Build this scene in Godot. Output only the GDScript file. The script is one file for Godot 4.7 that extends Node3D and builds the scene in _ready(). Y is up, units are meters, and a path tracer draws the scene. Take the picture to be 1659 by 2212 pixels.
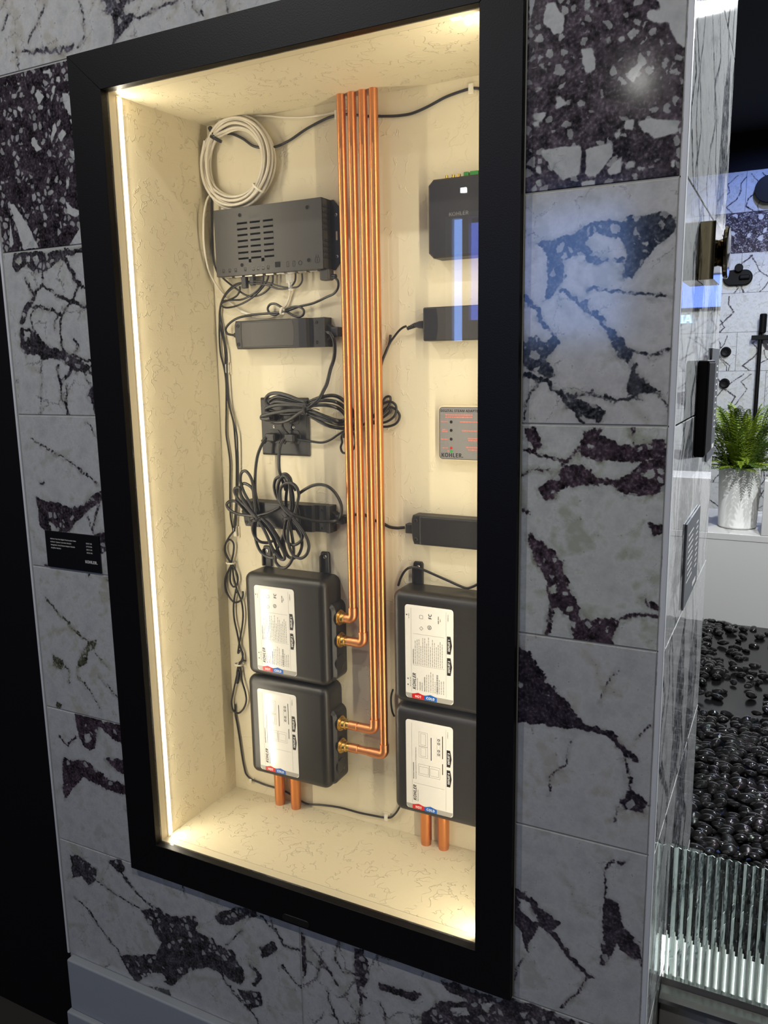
extends Node3D
# A lit service niche behind glass in a marble-tiled showroom wall, with a display shower round the corner.
# x runs along the tiled wall, y is up, the wall's face is z = 0 and the viewer stands at +z. Metres.

const ZB := -0.2427          # back of the niche
const NX0 := 0.1076          # opening of the niche
const NX1 := 0.7838
const NY0 := 0.0715
const NY1 := 1.4726
const ROW := 0.3075          # tile course
const FX := 1.05             # return face of the wall's end
const FLOOR := -0.62
const CEIL := 2.75
const BED := -0.35           # pebble bed
const ZS := -6.1             # far wall of the shower

var M := {}
var used := {}
var rng := RandomNumberGenerator.new()


class MB:
	var vs := PackedVector3Array()
	var ns := PackedVector3Array()
	var us := PackedVector2Array()
	var ix := PackedInt32Array()

	func vert(p: Vector3, n: Vector3, u := Vector2.ZERO) -> int:
		vs.append(p)
		ns.append(n)
		us.append(u)
		return vs.size() - 1

	func tri(a: int, b: int, c: int) -> void:
		if (vs[b] - vs[a]).cross(vs[c] - vs[a]).dot(ns[a] + ns[b] + ns[c]) > 0.0:
			ix.append_array(PackedInt32Array([a, c, b]))
		else:
			ix.append_array(PackedInt32Array([a, b, c]))

	func quad(a: int, b: int, c: int, d: int) -> void:
		tri(a, b, c)
		tri(a, c, d)

	func face(a: Vector3, b: Vector3, c: Vector3, d: Vector3, out: Vector3, uv := false) -> void:
		var n := (b - a).cross(c - a).normalized()
		if n.dot(out) < 0.0:
			n = -n
		quad(vert(a, n, Vector2(0, 1) if uv else Vector2.ZERO), vert(b, n, Vector2(1, 1) if uv else Vector2.ZERO), vert(c, n, Vector2(1, 0) if uv else Vector2.ZERO), vert(d, n, Vector2(0, 0)))

	func mesh() -> ArrayMesh:
		var a := []
		a.resize(Mesh.ARRAY_MAX)
		a[Mesh.ARRAY_VERTEX] = vs
		a[Mesh.ARRAY_NORMAL] = ns
		a[Mesh.ARRAY_TEX_UV] = us
		a[Mesh.ARRAY_INDEX] = ix
		var m := ArrayMesh.new()
		m.add_surface_from_arrays(Mesh.PRIMITIVE_TRIANGLES, a)
		return m


func v(a: Array) -> PackedVector3Array:      # tenths of a millimetre
	var o := PackedVector3Array()
	for i in range(0, a.size(), 3):
		o.append(Vector3(a[i], a[i + 1], a[i + 2]) * 0.0001)
	return o


func w(a: Array) -> PackedVector2Array:      # millimetres on the wall
	var o := PackedVector2Array()
	for i in range(0, a.size(), 2):
		o.append(Vector2(a[i], a[i + 1]) * 0.001)
	return o


# ---------------------------------------------------------------- nodes

func numbered(called: String) -> String:
	var k: int = used.get(called, 0)
	used[called] = k + 1
	return called if k == 0 else "%s_%03d" % [called, k]


func tag(o: Node3D, label := "", category := "", group := "", kind := "") -> Node3D:
	for k in [["label", label], ["category", category], ["group", group], ["kind", kind]]:
		if k[1] != "":
			o.set_meta(k[0], k[1])
	return o


func thing(called: String, label: String, category: String, at := Vector3.ZERO, group := "") -> Node3D:
	var o := Node3D.new()
	o.name = numbered(called)
	add_child(o, true)
	o.position = at
	tag(o, label, category, group)
	return o


func struct(called: String, label := "", at := Vector3.ZERO) -> Node3D:
	var o := Node3D.new()
	o.name = numbered(called)
	add_child(o, true)
	o.position = at
	tag(o, label, "", "", "structure")
	return o


func where(o: Node) -> Vector3:
	var at := Vector3.ZERO
	while o is Node3D and o != self:
		at += (o as Node3D).position
		o = o.get_parent()
	return at


func put(parent: Node, called: String, what: Variant, mat: Material, xf := Transform3D()) -> MeshInstance3D:
	var o := MeshInstance3D.new()
	o.name = numbered(called) if parent == self else called
	o.mesh = what.mesh() if what is MB else what
	o.material_override = mat
	parent.add_child(o, true)
	o.transform = Transform3D(xf.basis, xf.origin - where(parent))
	return o


# ---------------------------------------------------------------- shapes

func at(p: Vector3, b := Basis()) -> Transform3D:
	return Transform3D(b, p)


const TO_X := Basis(Vector3(0, 1, 0), Vector3(1, 0, 0), Vector3(0, 0, -1))     # turns local y towards +x
const TO_Z := Basis(Vector3(1, 0, 0), Vector3(0, 0, 1), Vector3(0, -1, 0))     # turns local y towards +z


func rbox(m: MB, c: Vector3, size: Vector3, r := 0.002, n := 2, flat_back := false) -> MB:
	var h := size * 0.5
	r = maxf(minf(r, minf(h.x, minf(h.y, h.z)) * 0.98), 0.00002)
	for a in 3:
		for s in [-1.0, 1.0]:
			if flat_back and a == 2 and s < 0.0:
				continue
			var b := (a + 1) % 3
			var d := (a + 2) % 3
			var tb := ticks(h[b], r, n)
			var td := ticks(h[d], r, n)
			var first := m.vs.size()
			for i in tb.size():
				for j in td.size():
					var p := Vector3.ZERO
					p[a] = s * h[a]
					p[b] = tb[i]
					p[d] = td[j]
					var q := Vector3(clampf(p.x, -h.x + r, h.x - r), clampf(p.y, -h.y + r, h.y - r), clampf(p.z, -h.z if flat_back else -h.z + r, h.z - r))
					var nn := (p - q).normalized()
					var pos := q + nn * r
					m.vert(c + pos, nn)
			for i in tb.size() - 1:
				for j in td.size() - 1:
					var k := first + i * td.size() + j
					m.quad(k, k + 1, k + td.size() + 1, k + td.size())
	return m


func ticks(h: float, r: float, n: int) -> PackedFloat32Array:
	var o := PackedFloat32Array()
	for i in n + 1:
		o.append(-(h - r) - r * tan(PI / 4 * (1.0 - float(i) / n)))
	for i in n + 1:
		o.append((h - r) + r * tan(PI / 4 * float(i) / n))
	return o


func box(c: Vector3, size: Vector3, r := 0.001, n := 1) -> MB:
	return rbox(MB.new(), c, size, r, n)


func span(m: MB, a: Vector3, b: Vector3, r := 0.001, n := 1) -> MB:      # a box between two corners
	return rbox(m, (a + b) / 2, (b - a).abs(), r, n)


func smooth_path(pts: PackedVector3Array, sub := 6, closed := false) -> PackedVector3Array:
	var o := PackedVector3Array()
	var n := pts.size()
	for i in (n if closed else n - 1):
		var p0 := pts[(i - 1 + n) % n] if closed or i > 0 else pts[0] * 2.0 - pts[1]
		var p1 := pts[i]
		var p2 := pts[(i + 1) % n]
		var p3 := pts[(i + 2) % n] if closed or i + 2 < n else p2 * 2.0 - p1
		# centripetal spacing keeps uneven points from looping
		var t1 := maxf(sqrt(p0.distance_to(p1)), 1e-4)
		var t2 := maxf(sqrt(p1.distance_to(p2)), 1e-4)
		var t3 := maxf(sqrt(p2.distance_to(p3)), 1e-4)
		var m1 := ((p1 - p0) / t1 - (p2 - p0) / (t1 + t2) + (p2 - p1) / t2) * t2
		var m2 := ((p2 - p1) / t2 - (p3 - p1) / (t2 + t3) + (p3 - p2) / t3) * t2
		for k in sub:
			var t := float(k) / sub
			var u := t * t
			var c := u * t
			o.append(p1 * (2 * c - 3 * u + 1) + m1 * (c - 2 * u + t) + p2 * (3 * u - 2 * c) + m2 * (c - u))
	o.append(pts[0] if closed else pts[n - 1])
	return o


func tube(m: MB, pts: PackedVector3Array, r: float, sides := 8, sub := 6) -> MB:
	var path := smooth_path(pts, sub) if sub > 1 else pts
	var t := (path[1] - path[0]).normalized()
	var x := t.cross(Vector3.UP if absf(t.y) < 0.9 else Vector3.RIGHT).normalized()
	var first := m.vs.size()
	var rows := path.size()
	for i in rows:
		var t2 := (path[mini(i + 1, rows - 1)] - path[maxi(i - 1, 0)]).normalized()
		x = (x - t2 * x.dot(t2)).normalized()
		var y := t2.cross(x)
		for k in sides + 1:
			var a := TAU * k / sides
			var n := x * cos(a) + y * sin(a)
			m.vert(path[i] + n * r, n, Vector2(float(k) / sides, i))
	for i in rows - 1:
		for k in sides:
			var q := first + i * (sides + 1) + k
			m.quad(q, q + 1, q + sides + 2, q + sides + 1)
	for e in [0, rows - 1]:
		var nn := (path[0] - path[1]).normalized() if e == 0 else (path[rows - 1] - path[rows - 2]).normalized()
		var c := m.vert(path[e], nn)
		var ring := []
		for k in sides + 1:
			ring.append(m.vert(m.vs[first + e * (sides + 1) + k], nn))
		for k in sides:
			m.tri(c, ring[k], ring[k + 1])
	return m


func lathe(m: MB, prof: Array, xf: Transform3D, seg := 20) -> MB:       # prof: Vector2(radius, height along local y)
	for i in prof.size() - 1:
		var a: Vector2 = prof[i]
		var b: Vector2 = prof[i + 1]
		var d := b - a
		if d.length() < 1e-7:
			continue
		var n2 := Vector2(d.y, -d.x).normalized()
		var first := m.vs.size()
		for k in seg + 1:
			var an := TAU * k / seg
			var dir := Vector3(cos(an), 0, sin(an))
			var n := (xf.basis * (dir * n2.x + Vector3(0, n2.y, 0))).normalized()
			m.vert(xf * (dir * a.x + Vector3(0, a.y, 0)), n)
			m.vert(xf * (dir * b.x + Vector3(0, b.y, 0)), n)
		for k in seg:
			var q := first + k * 2
			m.quad(q, q + 1, q + 3, q + 2)
	return m


func rod(m: MB, a: Vector3, b: Vector3, r: float, seg := 14, bevel := 0.0) -> MB:
	var d := b - a
	var y := d.normalized()
	var x := y.cross(Vector3.FORWARD if absf(y.z) < 0.9 else Vector3.RIGHT).normalized()
	var e := minf(bevel, r * 0.9)
	return lathe(m, [Vector2(0, 0), Vector2(r - e, 0), Vector2(r, e), Vector2(r, d.length() - e), Vector2(r - e, d.length()), Vector2(0, d.length())], Transform3D(Basis(x, y, x.cross(y)), a), seg)


func rrect(wd: float, ht: float, r: float, n := 4) -> PackedVector2Array:
	var o := PackedVector2Array()
	for q in 4:
		var c := Vector2((wd / 2 - r) * (1 if q in [0, 3] else -1), (ht / 2 - r) * (1 if q < 2 else -1))
		for i in n + 1:
			var a := PI / 2 * (q + float(i) / n)
			o.append(c + Vector2(cos(a), sin(a)) * r)
	return o


func prism(m: MB, poly: PackedVector2Array, z0: float, z1: float, xf := Transform3D(), bevel := 0.0) -> MB:      # poly in local x, y; face towards local +z
	if Geometry2D.is_polygon_clockwise(poly):
		poly = poly.duplicate()
		poly.reverse()
	var n := poly.size()
	var top := PackedVector2Array()
	for i in n:
		var e1 := (poly[i] - poly[(i - 1 + n) % n]).normalized()
		var e2 := (poly[(i + 1) % n] - poly[i]).normalized()
		var inward := (Vector2(-e1.y, e1.x) + Vector2(-e2.y, e2.x)).normalized()
		top.append(poly[i] + inward * bevel)
	var tris := Geometry2D.triangulate_polygon(poly)
	for side in [[top, z1, 1.0], [poly, z0, -1.0]]:
		var first := m.vs.size()
		for q: Vector2 in side[0]:
			m.vert(xf * Vector3(q.x, q.y, side[1]), xf.basis * Vector3(0, 0, side[2]), q)
		for i in range(0, tris.size(), 3):
			m.tri(first + tris[i], first + tris[i + 1], first + tris[i + 2])
	for i in n:
		var j := (i + 1) % n
		var e := poly[j] - poly[i]
		var out := Vector3(e.y, -e.x, 0).normalized()
		m.face(xf * Vector3(poly[i].x, poly[i].y, z0), xf * Vector3(poly[j].x, poly[j].y, z0), xf * Vector3(poly[j].x, poly[j].y, z1 - bevel), xf * Vector3(poly[i].x, poly[i].y, z1 - bevel), xf.basis * out)
		if bevel > 0.0:
			m.face(xf * Vector3(poly[i].x, poly[i].y, z1 - bevel), xf * Vector3(poly[j].x, poly[j].y, z1 - bevel), xf * Vector3(top[j].x, top[j].y, z1), xf * Vector3(top[i].x, top[i].y, z1), xf.basis * (out + Vector3(0, 0, 1)))
	return m


func ring_plate(m: MB, outer: PackedVector2Array, inner: PackedVector2Array, z0: float, z1: float, xf := Transform3D()) -> MB:      # same number of points in both
	var n := outer.size()
	for i in n:
		var j := (i + 1) % n
		for z in [[z1, 1.0], [z0, -1.0]]:
			m.face(xf * Vector3(outer[i].x, outer[i].y, z[0]), xf * Vector3(outer[j].x, outer[j].y, z[0]), xf * Vector3(inner[j].x, inner[j].y, z[0]), xf * Vector3(inner[i].x, inner[i].y, z[0]), xf.basis * Vector3(0, 0, z[1]))
		for r in [[outer, 1.0], [inner, -1.0]]:
			var a: Vector2 = r[0][i]
			var b: Vector2 = r[0][j]
			var out := Vector3(b.y - a.y, a.x - b.x, 0) * float(r[1])
			m.face(xf * Vector3(a.x, a.y, z0), xf * Vector3(b.x, b.y, z0), xf * Vector3(b.x, b.y, z1), xf * Vector3(a.x, a.y, z1), xf.basis * out)
	return m


func bar(m: MB, c: Vector2, size: Vector2, z: float, t := 0.00025) -> MB:      # flat printed bar
	m.face(Vector3(c.x - size.x / 2, c.y - size.y / 2, z + t), Vector3(c.x + size.x / 2, c.y - size.y / 2, z + t), Vector3(c.x + size.x / 2, c.y + size.y / 2, z + t), Vector3(c.x - size.x / 2, c.y + size.y / 2, z + t), Vector3(0, 0, 1))
	return m


func letters(m: MB, s: String, h: float, xf: Transform3D, bold := false, align := 1, slant := 0.0, wide := 1.0) -> MB:      # h: height of a capital
	var f := SystemFont.new()
	f.font_names = PackedStringArray(["Droid Sans"])
	f.font_weight = 700 if bold else 400
	var t := TextMesh.new()
	t.font = f
	t.text = s
	t.font_size = 64
	t.pixel_size = 0.01
	var k := h / 0.46
	t.depth = 0.0003 / k
	t.curve_step = 4.0
	t.horizontal_alignment = [HORIZONTAL_ALIGNMENT_LEFT, HORIZONTAL_ALIGNMENT_CENTER, HORIZONTAL_ALIGNMENT_RIGHT][align]
	t.vertical_alignment = VERTICAL_ALIGNMENT_CENTER
	var a := t.get_mesh_arrays()
	if a.is_empty() or a[Mesh.ARRAY_VERTEX] == null:
		return m
	var pv: PackedVector3Array = a[Mesh.ARRAY_VERTEX]
	var pn: PackedVector3Array = a[Mesh.ARRAY_NORMAL]
	var pi: PackedInt32Array = a[Mesh.ARRAY_INDEX] if a[Mesh.ARRAY_INDEX] != null else PackedInt32Array(range(pv.size()))
	var first := m.vs.size()
	for i in pv.size():
		var q := pv[i] * k
		q.x = q.x * wide + q.y * slant
		m.vert(xf * q, xf.basis * pn[i])
	for i in range(0, pi.size(), 3):
		m.tri(first + pi[i], first + pi[i + 1], first + pi[i + 2])
	return m


func plain(name_: String, c: Color, rough := 0.5, metal := 0.0, spec := 0.5) -> StandardMaterial3D:
	var m := StandardMaterial3D.new()
	m.resource_name = name_
	m.albedo_color = c
	m.roughness = rough
	m.metallic = metal
	m.metallic_specular = spec
	M[name_] = m
	return m


func glow(name_: String, c: Color, energy: float) -> StandardMaterial3D:
	var m := plain(name_, c, 0.5)
	m.emission_enabled = true
	m.emission = c
	m.emission_energy_multiplier = energy
	return m


# ---------------------------------------------------------------- procedural surfaces

const NS := 512
var n_low: PackedByteArray
var n_mid: PackedByteArray
var n_fine: PackedByteArray
var n_edge: PackedByteArray
var n_cell: PackedByteArray
var n_net: PackedByteArray


func noise(kind: int, freq: float, seed_: int, oct := 4) -> FastNoiseLite:
	var f := FastNoiseLite.new()
	f.noise_type = kind
	f.frequency = freq
	f.seed = seed_
	f.fractal_type = FastNoiseLite.FRACTAL_FBM if oct > 1 else FastNoiseLite.FRACTAL_NONE
	f.fractal_octaves = oct
	return f


func bytes_of(f: FastNoiseLite) -> PackedByteArray:
	var im := f.get_seamless_image(NS, NS, false, false, 0.12)
	im.convert(Image.FORMAT_L8)
	return im.get_data()


func make_noises() -> void:
	n_low = bytes_of(noise(FastNoiseLite.TYPE_SIMPLEX_SMOOTH, 0.008, 3, 4))
	n_mid = bytes_of(noise(FastNoiseLite.TYPE_SIMPLEX_SMOOTH, 0.03, 5, 4))
	n_fine = bytes_of(noise(FastNoiseLite.TYPE_SIMPLEX_SMOOTH, 0.11, 8, 3))
	for c in 3:
		var f := noise(FastNoiseLite.TYPE_CELLULAR, [0.060, 0.060, 0.011][c], [11, 11, 17][c], 1)
		f.cellular_distance_function = FastNoiseLite.DISTANCE_EUCLIDEAN
		f.cellular_return_type = [FastNoiseLite.RETURN_DISTANCE2_SUB, FastNoiseLite.RETURN_CELL_VALUE, FastNoiseLite.RETURN_DISTANCE2_SUB][c]
		f.domain_warp_enabled = true
		f.domain_warp_type = FastNoiseLite.DOMAIN_WARP_SIMPLEX
		f.domain_warp_amplitude = [9.0, 9.0, 38.0][c]
		f.domain_warp_frequency = [0.03, 0.03, 0.015][c]
		f.domain_warp_fractal_octaves = 3
		var d := bytes_of(f)
		if c == 0:
			n_edge = d
		elif c == 1:
			n_cell = d
		else:
			n_net = d


func poly_dist(q: Vector2, poly: PackedVector2Array) -> float:
	var d := 1e9
	var n := poly.size()
	for i in n:
		d = minf(d, q.distance_squared_to(Geometry2D.get_closest_point_to_segment(q, poly[i], poly[(i + 1) % n])))
	d = sqrt(d)
	return -d if Geometry2D.is_point_in_polygon(q, poly) else d


# One piece of breccia marble. darks: outlines of dark matrix; veins: [width in mm, points, ...]; clasts: light fragments inside the dark.
# o: wc light stone, dc dark stone, crumbs 0..1 how much of the matrix is small fragments, net 0..1 fine crack network, all: the whole piece is matrix
func marble(r: Rect2, res: float, darks: Array, veins: Array, clasts: Array, o := {}) -> ImageTexture:
	var nx := maxi(8, int(r.size.x * res))
	var ny := maxi(8, int(r.size.y * res))
	var st := 0.004
	var gx := int(r.size.x / st) + 4
	var gy := int(r.size.y / st) + 4
	var field := PackedFloat32Array()
	field.resize(gx * gy)
	for j in gy:
		for i in gx:
			var q := r.position + Vector2(i - 1, j - 1) * st
			var d := -0.03 if o.get("all", false) else 0.06
			for p in darks:
				d = minf(d, poly_dist(q, p))
			for k in range(0, veins.size(), 2):
				var half: float = veins[k] * 0.0005
				var line: PackedVector2Array = veins[k + 1]
				for e in line.size() - 1:
					d = minf(d, q.distance_to(Geometry2D.get_closest_point_to_segment(q, line[e], line[e + 1])) - half)
			for p in clasts:
				d = maxf(d, -poly_dist(q, p))
			field[j * gx + i] = d
	var wc: Color = o.get("wc", Color(0.74, 0.745, 0.74))
	var dc: Color = o.get("dc", Color(0.20, 0.165, 0.19))
	dc = Color(dc.r * 1.22 + 0.02, dc.g * 1.28 + 0.02, dc.b * 1.25 + 0.02)
	var gc: Color = o.get("gc", Color(0.60, 0.60, 0.56))
	var crumbs: float = o.get("crumbs", 0.3)
	var net: float = o.get("net", 0.2)
	var ragged: float = o.get("ragged", 1.0)
	var whole: bool = o.get("all", false)
	if whole:
		ragged = 0.45
	else:
		crumbs *= 0.6
	var bend := 0.45 if whole else 1.0
	var ox: int = o.get("seed", 0) * 37
	var oy: int = o.get("seed", 0) * 71
	var data := PackedByteArray()
	data.resize(nx * ny * 3)
	var k := 0
	var sc := 1000.0 / res          # mm per pixel
	for j in ny:
		var y := (ny - 1 - j + 0.5) / ny * r.size.y
		for i in nx:
			var x := (i + 0.5) / nx * r.size.x
			var ax := int(x * 1400.0) + ox
			var ay := int(y * 1400.0) + oy
			var idx := (ax & 511) + ((ay & 511) << 9)
			var lo := n_low[idx] / 255.0 - 0.5
			var mi := n_mid[idx] / 255.0 - 0.5
			var fi := n_fine[idx] / 255.0 - 0.5
			# bent lookup of the distance field
			var u := (x + (lo * 0.008 + mi * 0.007) * bend) / st + 1.0
			var t := (y + (mi * 0.008 - lo * 0.006) * bend) / st + 1.0
			u = clampf(u, 0.0, gx - 1.001)
			t = clampf(t, 0.0, gy - 1.001)
			var iu := int(u)
			var it := int(t)
			var fu := u - iu
			var ft := t - it
			var b := it * gx + iu
			var f := lerpf(lerpf(field[b], field[b + 1], fu), lerpf(field[b + gx], field[b + gx + 1], fu), ft)
			f += (fi * 0.0026 + mi * 0.0022) * ragged - 0.0003
			var dark := clampf(0.5 - f / 0.0016, 0.0, 1.0)
			var edge := n_edge[idx] / 255.0
			var cell := n_cell[idx] / 255.0
			# light stone
			var g := 1.0 + lo * 0.17 + mi * 0.09 + fi * 0.06
			var c := wc * g
			c = c.lerp(gc, clampf((lo + mi * 0.5 - 0.04) * 2.0, 0.0, 0.60))
			if fi + mi > 0.56:
				c = c * 0.80
			var crack := n_net[idx] / 255.0
			var cw := net * 0.16 * clampf(0.7 + lo * 3.0, 0.0, 1.0)
			cw *= 0.7 + fi
			if crack < cw:
				c = c.lerp(dc, clampf((cw - crack) / 0.07, 0.0, 0.75))
			var halo := clampf(1.0 - f / 0.007, 0.0, 1.0) * (0.25 + mi) * (0.0 if whole else 1.0)
			c = c.lerp(gc * 0.78, clampf(halo, 0.0, 0.4))
			# matrix
			if dark > 0.0:
				var m := dc * (0.9 + lo * 0.5 + mi * 0.9 + fi * 0.8)
				if cell > 1.0 - crumbs * (1.0 + lo * 2.0):
					m = m.lerp(wc * (0.86 + 0.3 * mi), clampf((edge - 0.22 - 0.15 * fi) * 9.0, 0.0, 0.55 + 0.4 * cell))
				elif fi > 0.20:
					m = m.lerp(wc, 0.14)
				c = c.lerp(m, dark)
			data[k] = clampi(int(c.r * 255.0), 0, 255)
			data[k + 1] = clampi(int(c.g * 255.0), 0, 255)
			data[k + 2] = clampi(int(c.b * 255.0), 0, 255)
			k += 3
	return ImageTexture.create_from_image(Image.create_from_data(nx, ny, false, Image.FORMAT_RGB8, data))


func stone(tex: Texture2D, rough := 0.11) -> StandardMaterial3D:
	var m := StandardMaterial3D.new()
	m.resource_name = "polished_marble"
	m.albedo_texture = tex
	m.roughness = rough
	m.metallic_specular = 0.5
	return m


# A tile with eased edges; local x to the right, y up, face towards local +z at z = 0.
func tile_mesh(wd: float, ht: float, t := 0.008) -> ArrayMesh:
	var m := MB.new()
	var e := 0.0009
	var a := [Vector3(0, 0, -t), Vector3(wd, 0, -t), Vector3(wd, ht, -t), Vector3(0, ht, -t)]
	var b := [Vector3(0, 0, -e), Vector3(wd, 0, -e), Vector3(wd, ht, -e), Vector3(0, ht, -e)]
	var c := [Vector3(e, e, 0), Vector3(wd - e, e, 0), Vector3(wd - e, ht - e, 0), Vector3(e, ht - e, 0)]
	for i in 4:
		var j := (i + 1) % 4
		var out: Vector3 = ((b[i] + b[j]) / 2 - Vector3(wd / 2, ht / 2, 0)) * Vector3(1, 1, 0)
		m.face(a[i], a[j], b[j], b[i], out)
		m.face(b[i], b[j], c[j], c[i], out.normalized() + Vector3(0, 0, 1))
	m.face(c[0], c[1], c[2], c[3], Vector3(0, 0, 1))
	for i in m.vs.size():
		m.us[i] = Vector2(m.vs[i].x / wd, 1.0 - m.vs[i].y / ht)
	return m.mesh()


func wall_tile(parent: Node3D, x0: float, x1: float, y0: float, y1: float, darks: Array, veins: Array, clasts: Array, o := {}) -> void:
	var g := 0.0013
	var r := Rect2(x0 + g, y0 + g, x1 - x0 - 2 * g, y1 - y0 - 2 * g)
	put(parent, "tile", tile_mesh(r.size.x, r.size.y), stone(marble(r, o.get("res", 1300.0), darks, veins, clasts, o)), at(Vector3(r.position.x, r.position.y, 0)))


# Relief of hand-trowelled plaster: flat patches with raised curls.
func plaster_relief(seed_: int, curl: float) -> ImageTexture:
	var a := bytes_of(noise(FastNoiseLite.TYPE_SIMPLEX_SMOOTH, 0.018, seed_, 3))
	var b := bytes_of(noise(FastNoiseLite.TYPE_SIMPLEX_SMOOTH, 0.010, seed_ + 1, 2))
	var c := bytes_of(noise(FastNoiseLite.TYPE_SIMPLEX_SMOOTH, 0.09, seed_ + 2, 2))
	var data := PackedByteArray()
	data.resize(NS * NS)
	for i in NS * NS:
		var d := absf(a[i] / 255.0 - 0.5 + (c[i] / 255.0 - 0.5) * 0.06)
		var where_ := clampf((b[i] / 255.0 - 0.5) * 9.0 + curl, 0.0, 1.0)
		var ridge := clampf(1.25 - d / 0.022, 0.0, 1.0) * where_
		var h := 0.25 + ridge * 0.55 + (c[i] / 255.0 - 0.5) * 0.05 + (b[i] / 255.0 - 0.5) * 0.2
		data[i] = clampi(int(h * 255.0), 0, 255)
	return ImageTexture.create_from_image(Image.create_from_data(NS, NS, false, Image.FORMAT_L8, data))


func plaster(name_: String, c: Color, seed_: int, curl: float, height: float, scale_: float) -> StandardMaterial3D:
	var m := plain(name_, c, 0.55, 0.0, 0.4)
	m.uv1_triplanar = true
	m.uv1_world_triplanar = true
	m.uv1_scale = Vector3.ONE * scale_
	m.heightmap_enabled = true
	m.heightmap_texture = plaster_relief(seed_, curl)
	m.heightmap_scale = height
	return m


func grain(m: StandardMaterial3D, freq: float, height: float, scale_: float, seed_: int) -> void:
	var f := noise(FastNoiseLite.TYPE_SIMPLEX_SMOOTH, freq, seed_, 3)
	var im := f.get_seamless_image(256, 256)
	m.uv1_triplanar = true
	m.uv1_scale = Vector3.ONE * scale_
	m.heightmap_enabled = true
	m.heightmap_texture = ImageTexture.create_from_image(im)
	m.heightmap_scale = height


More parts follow.
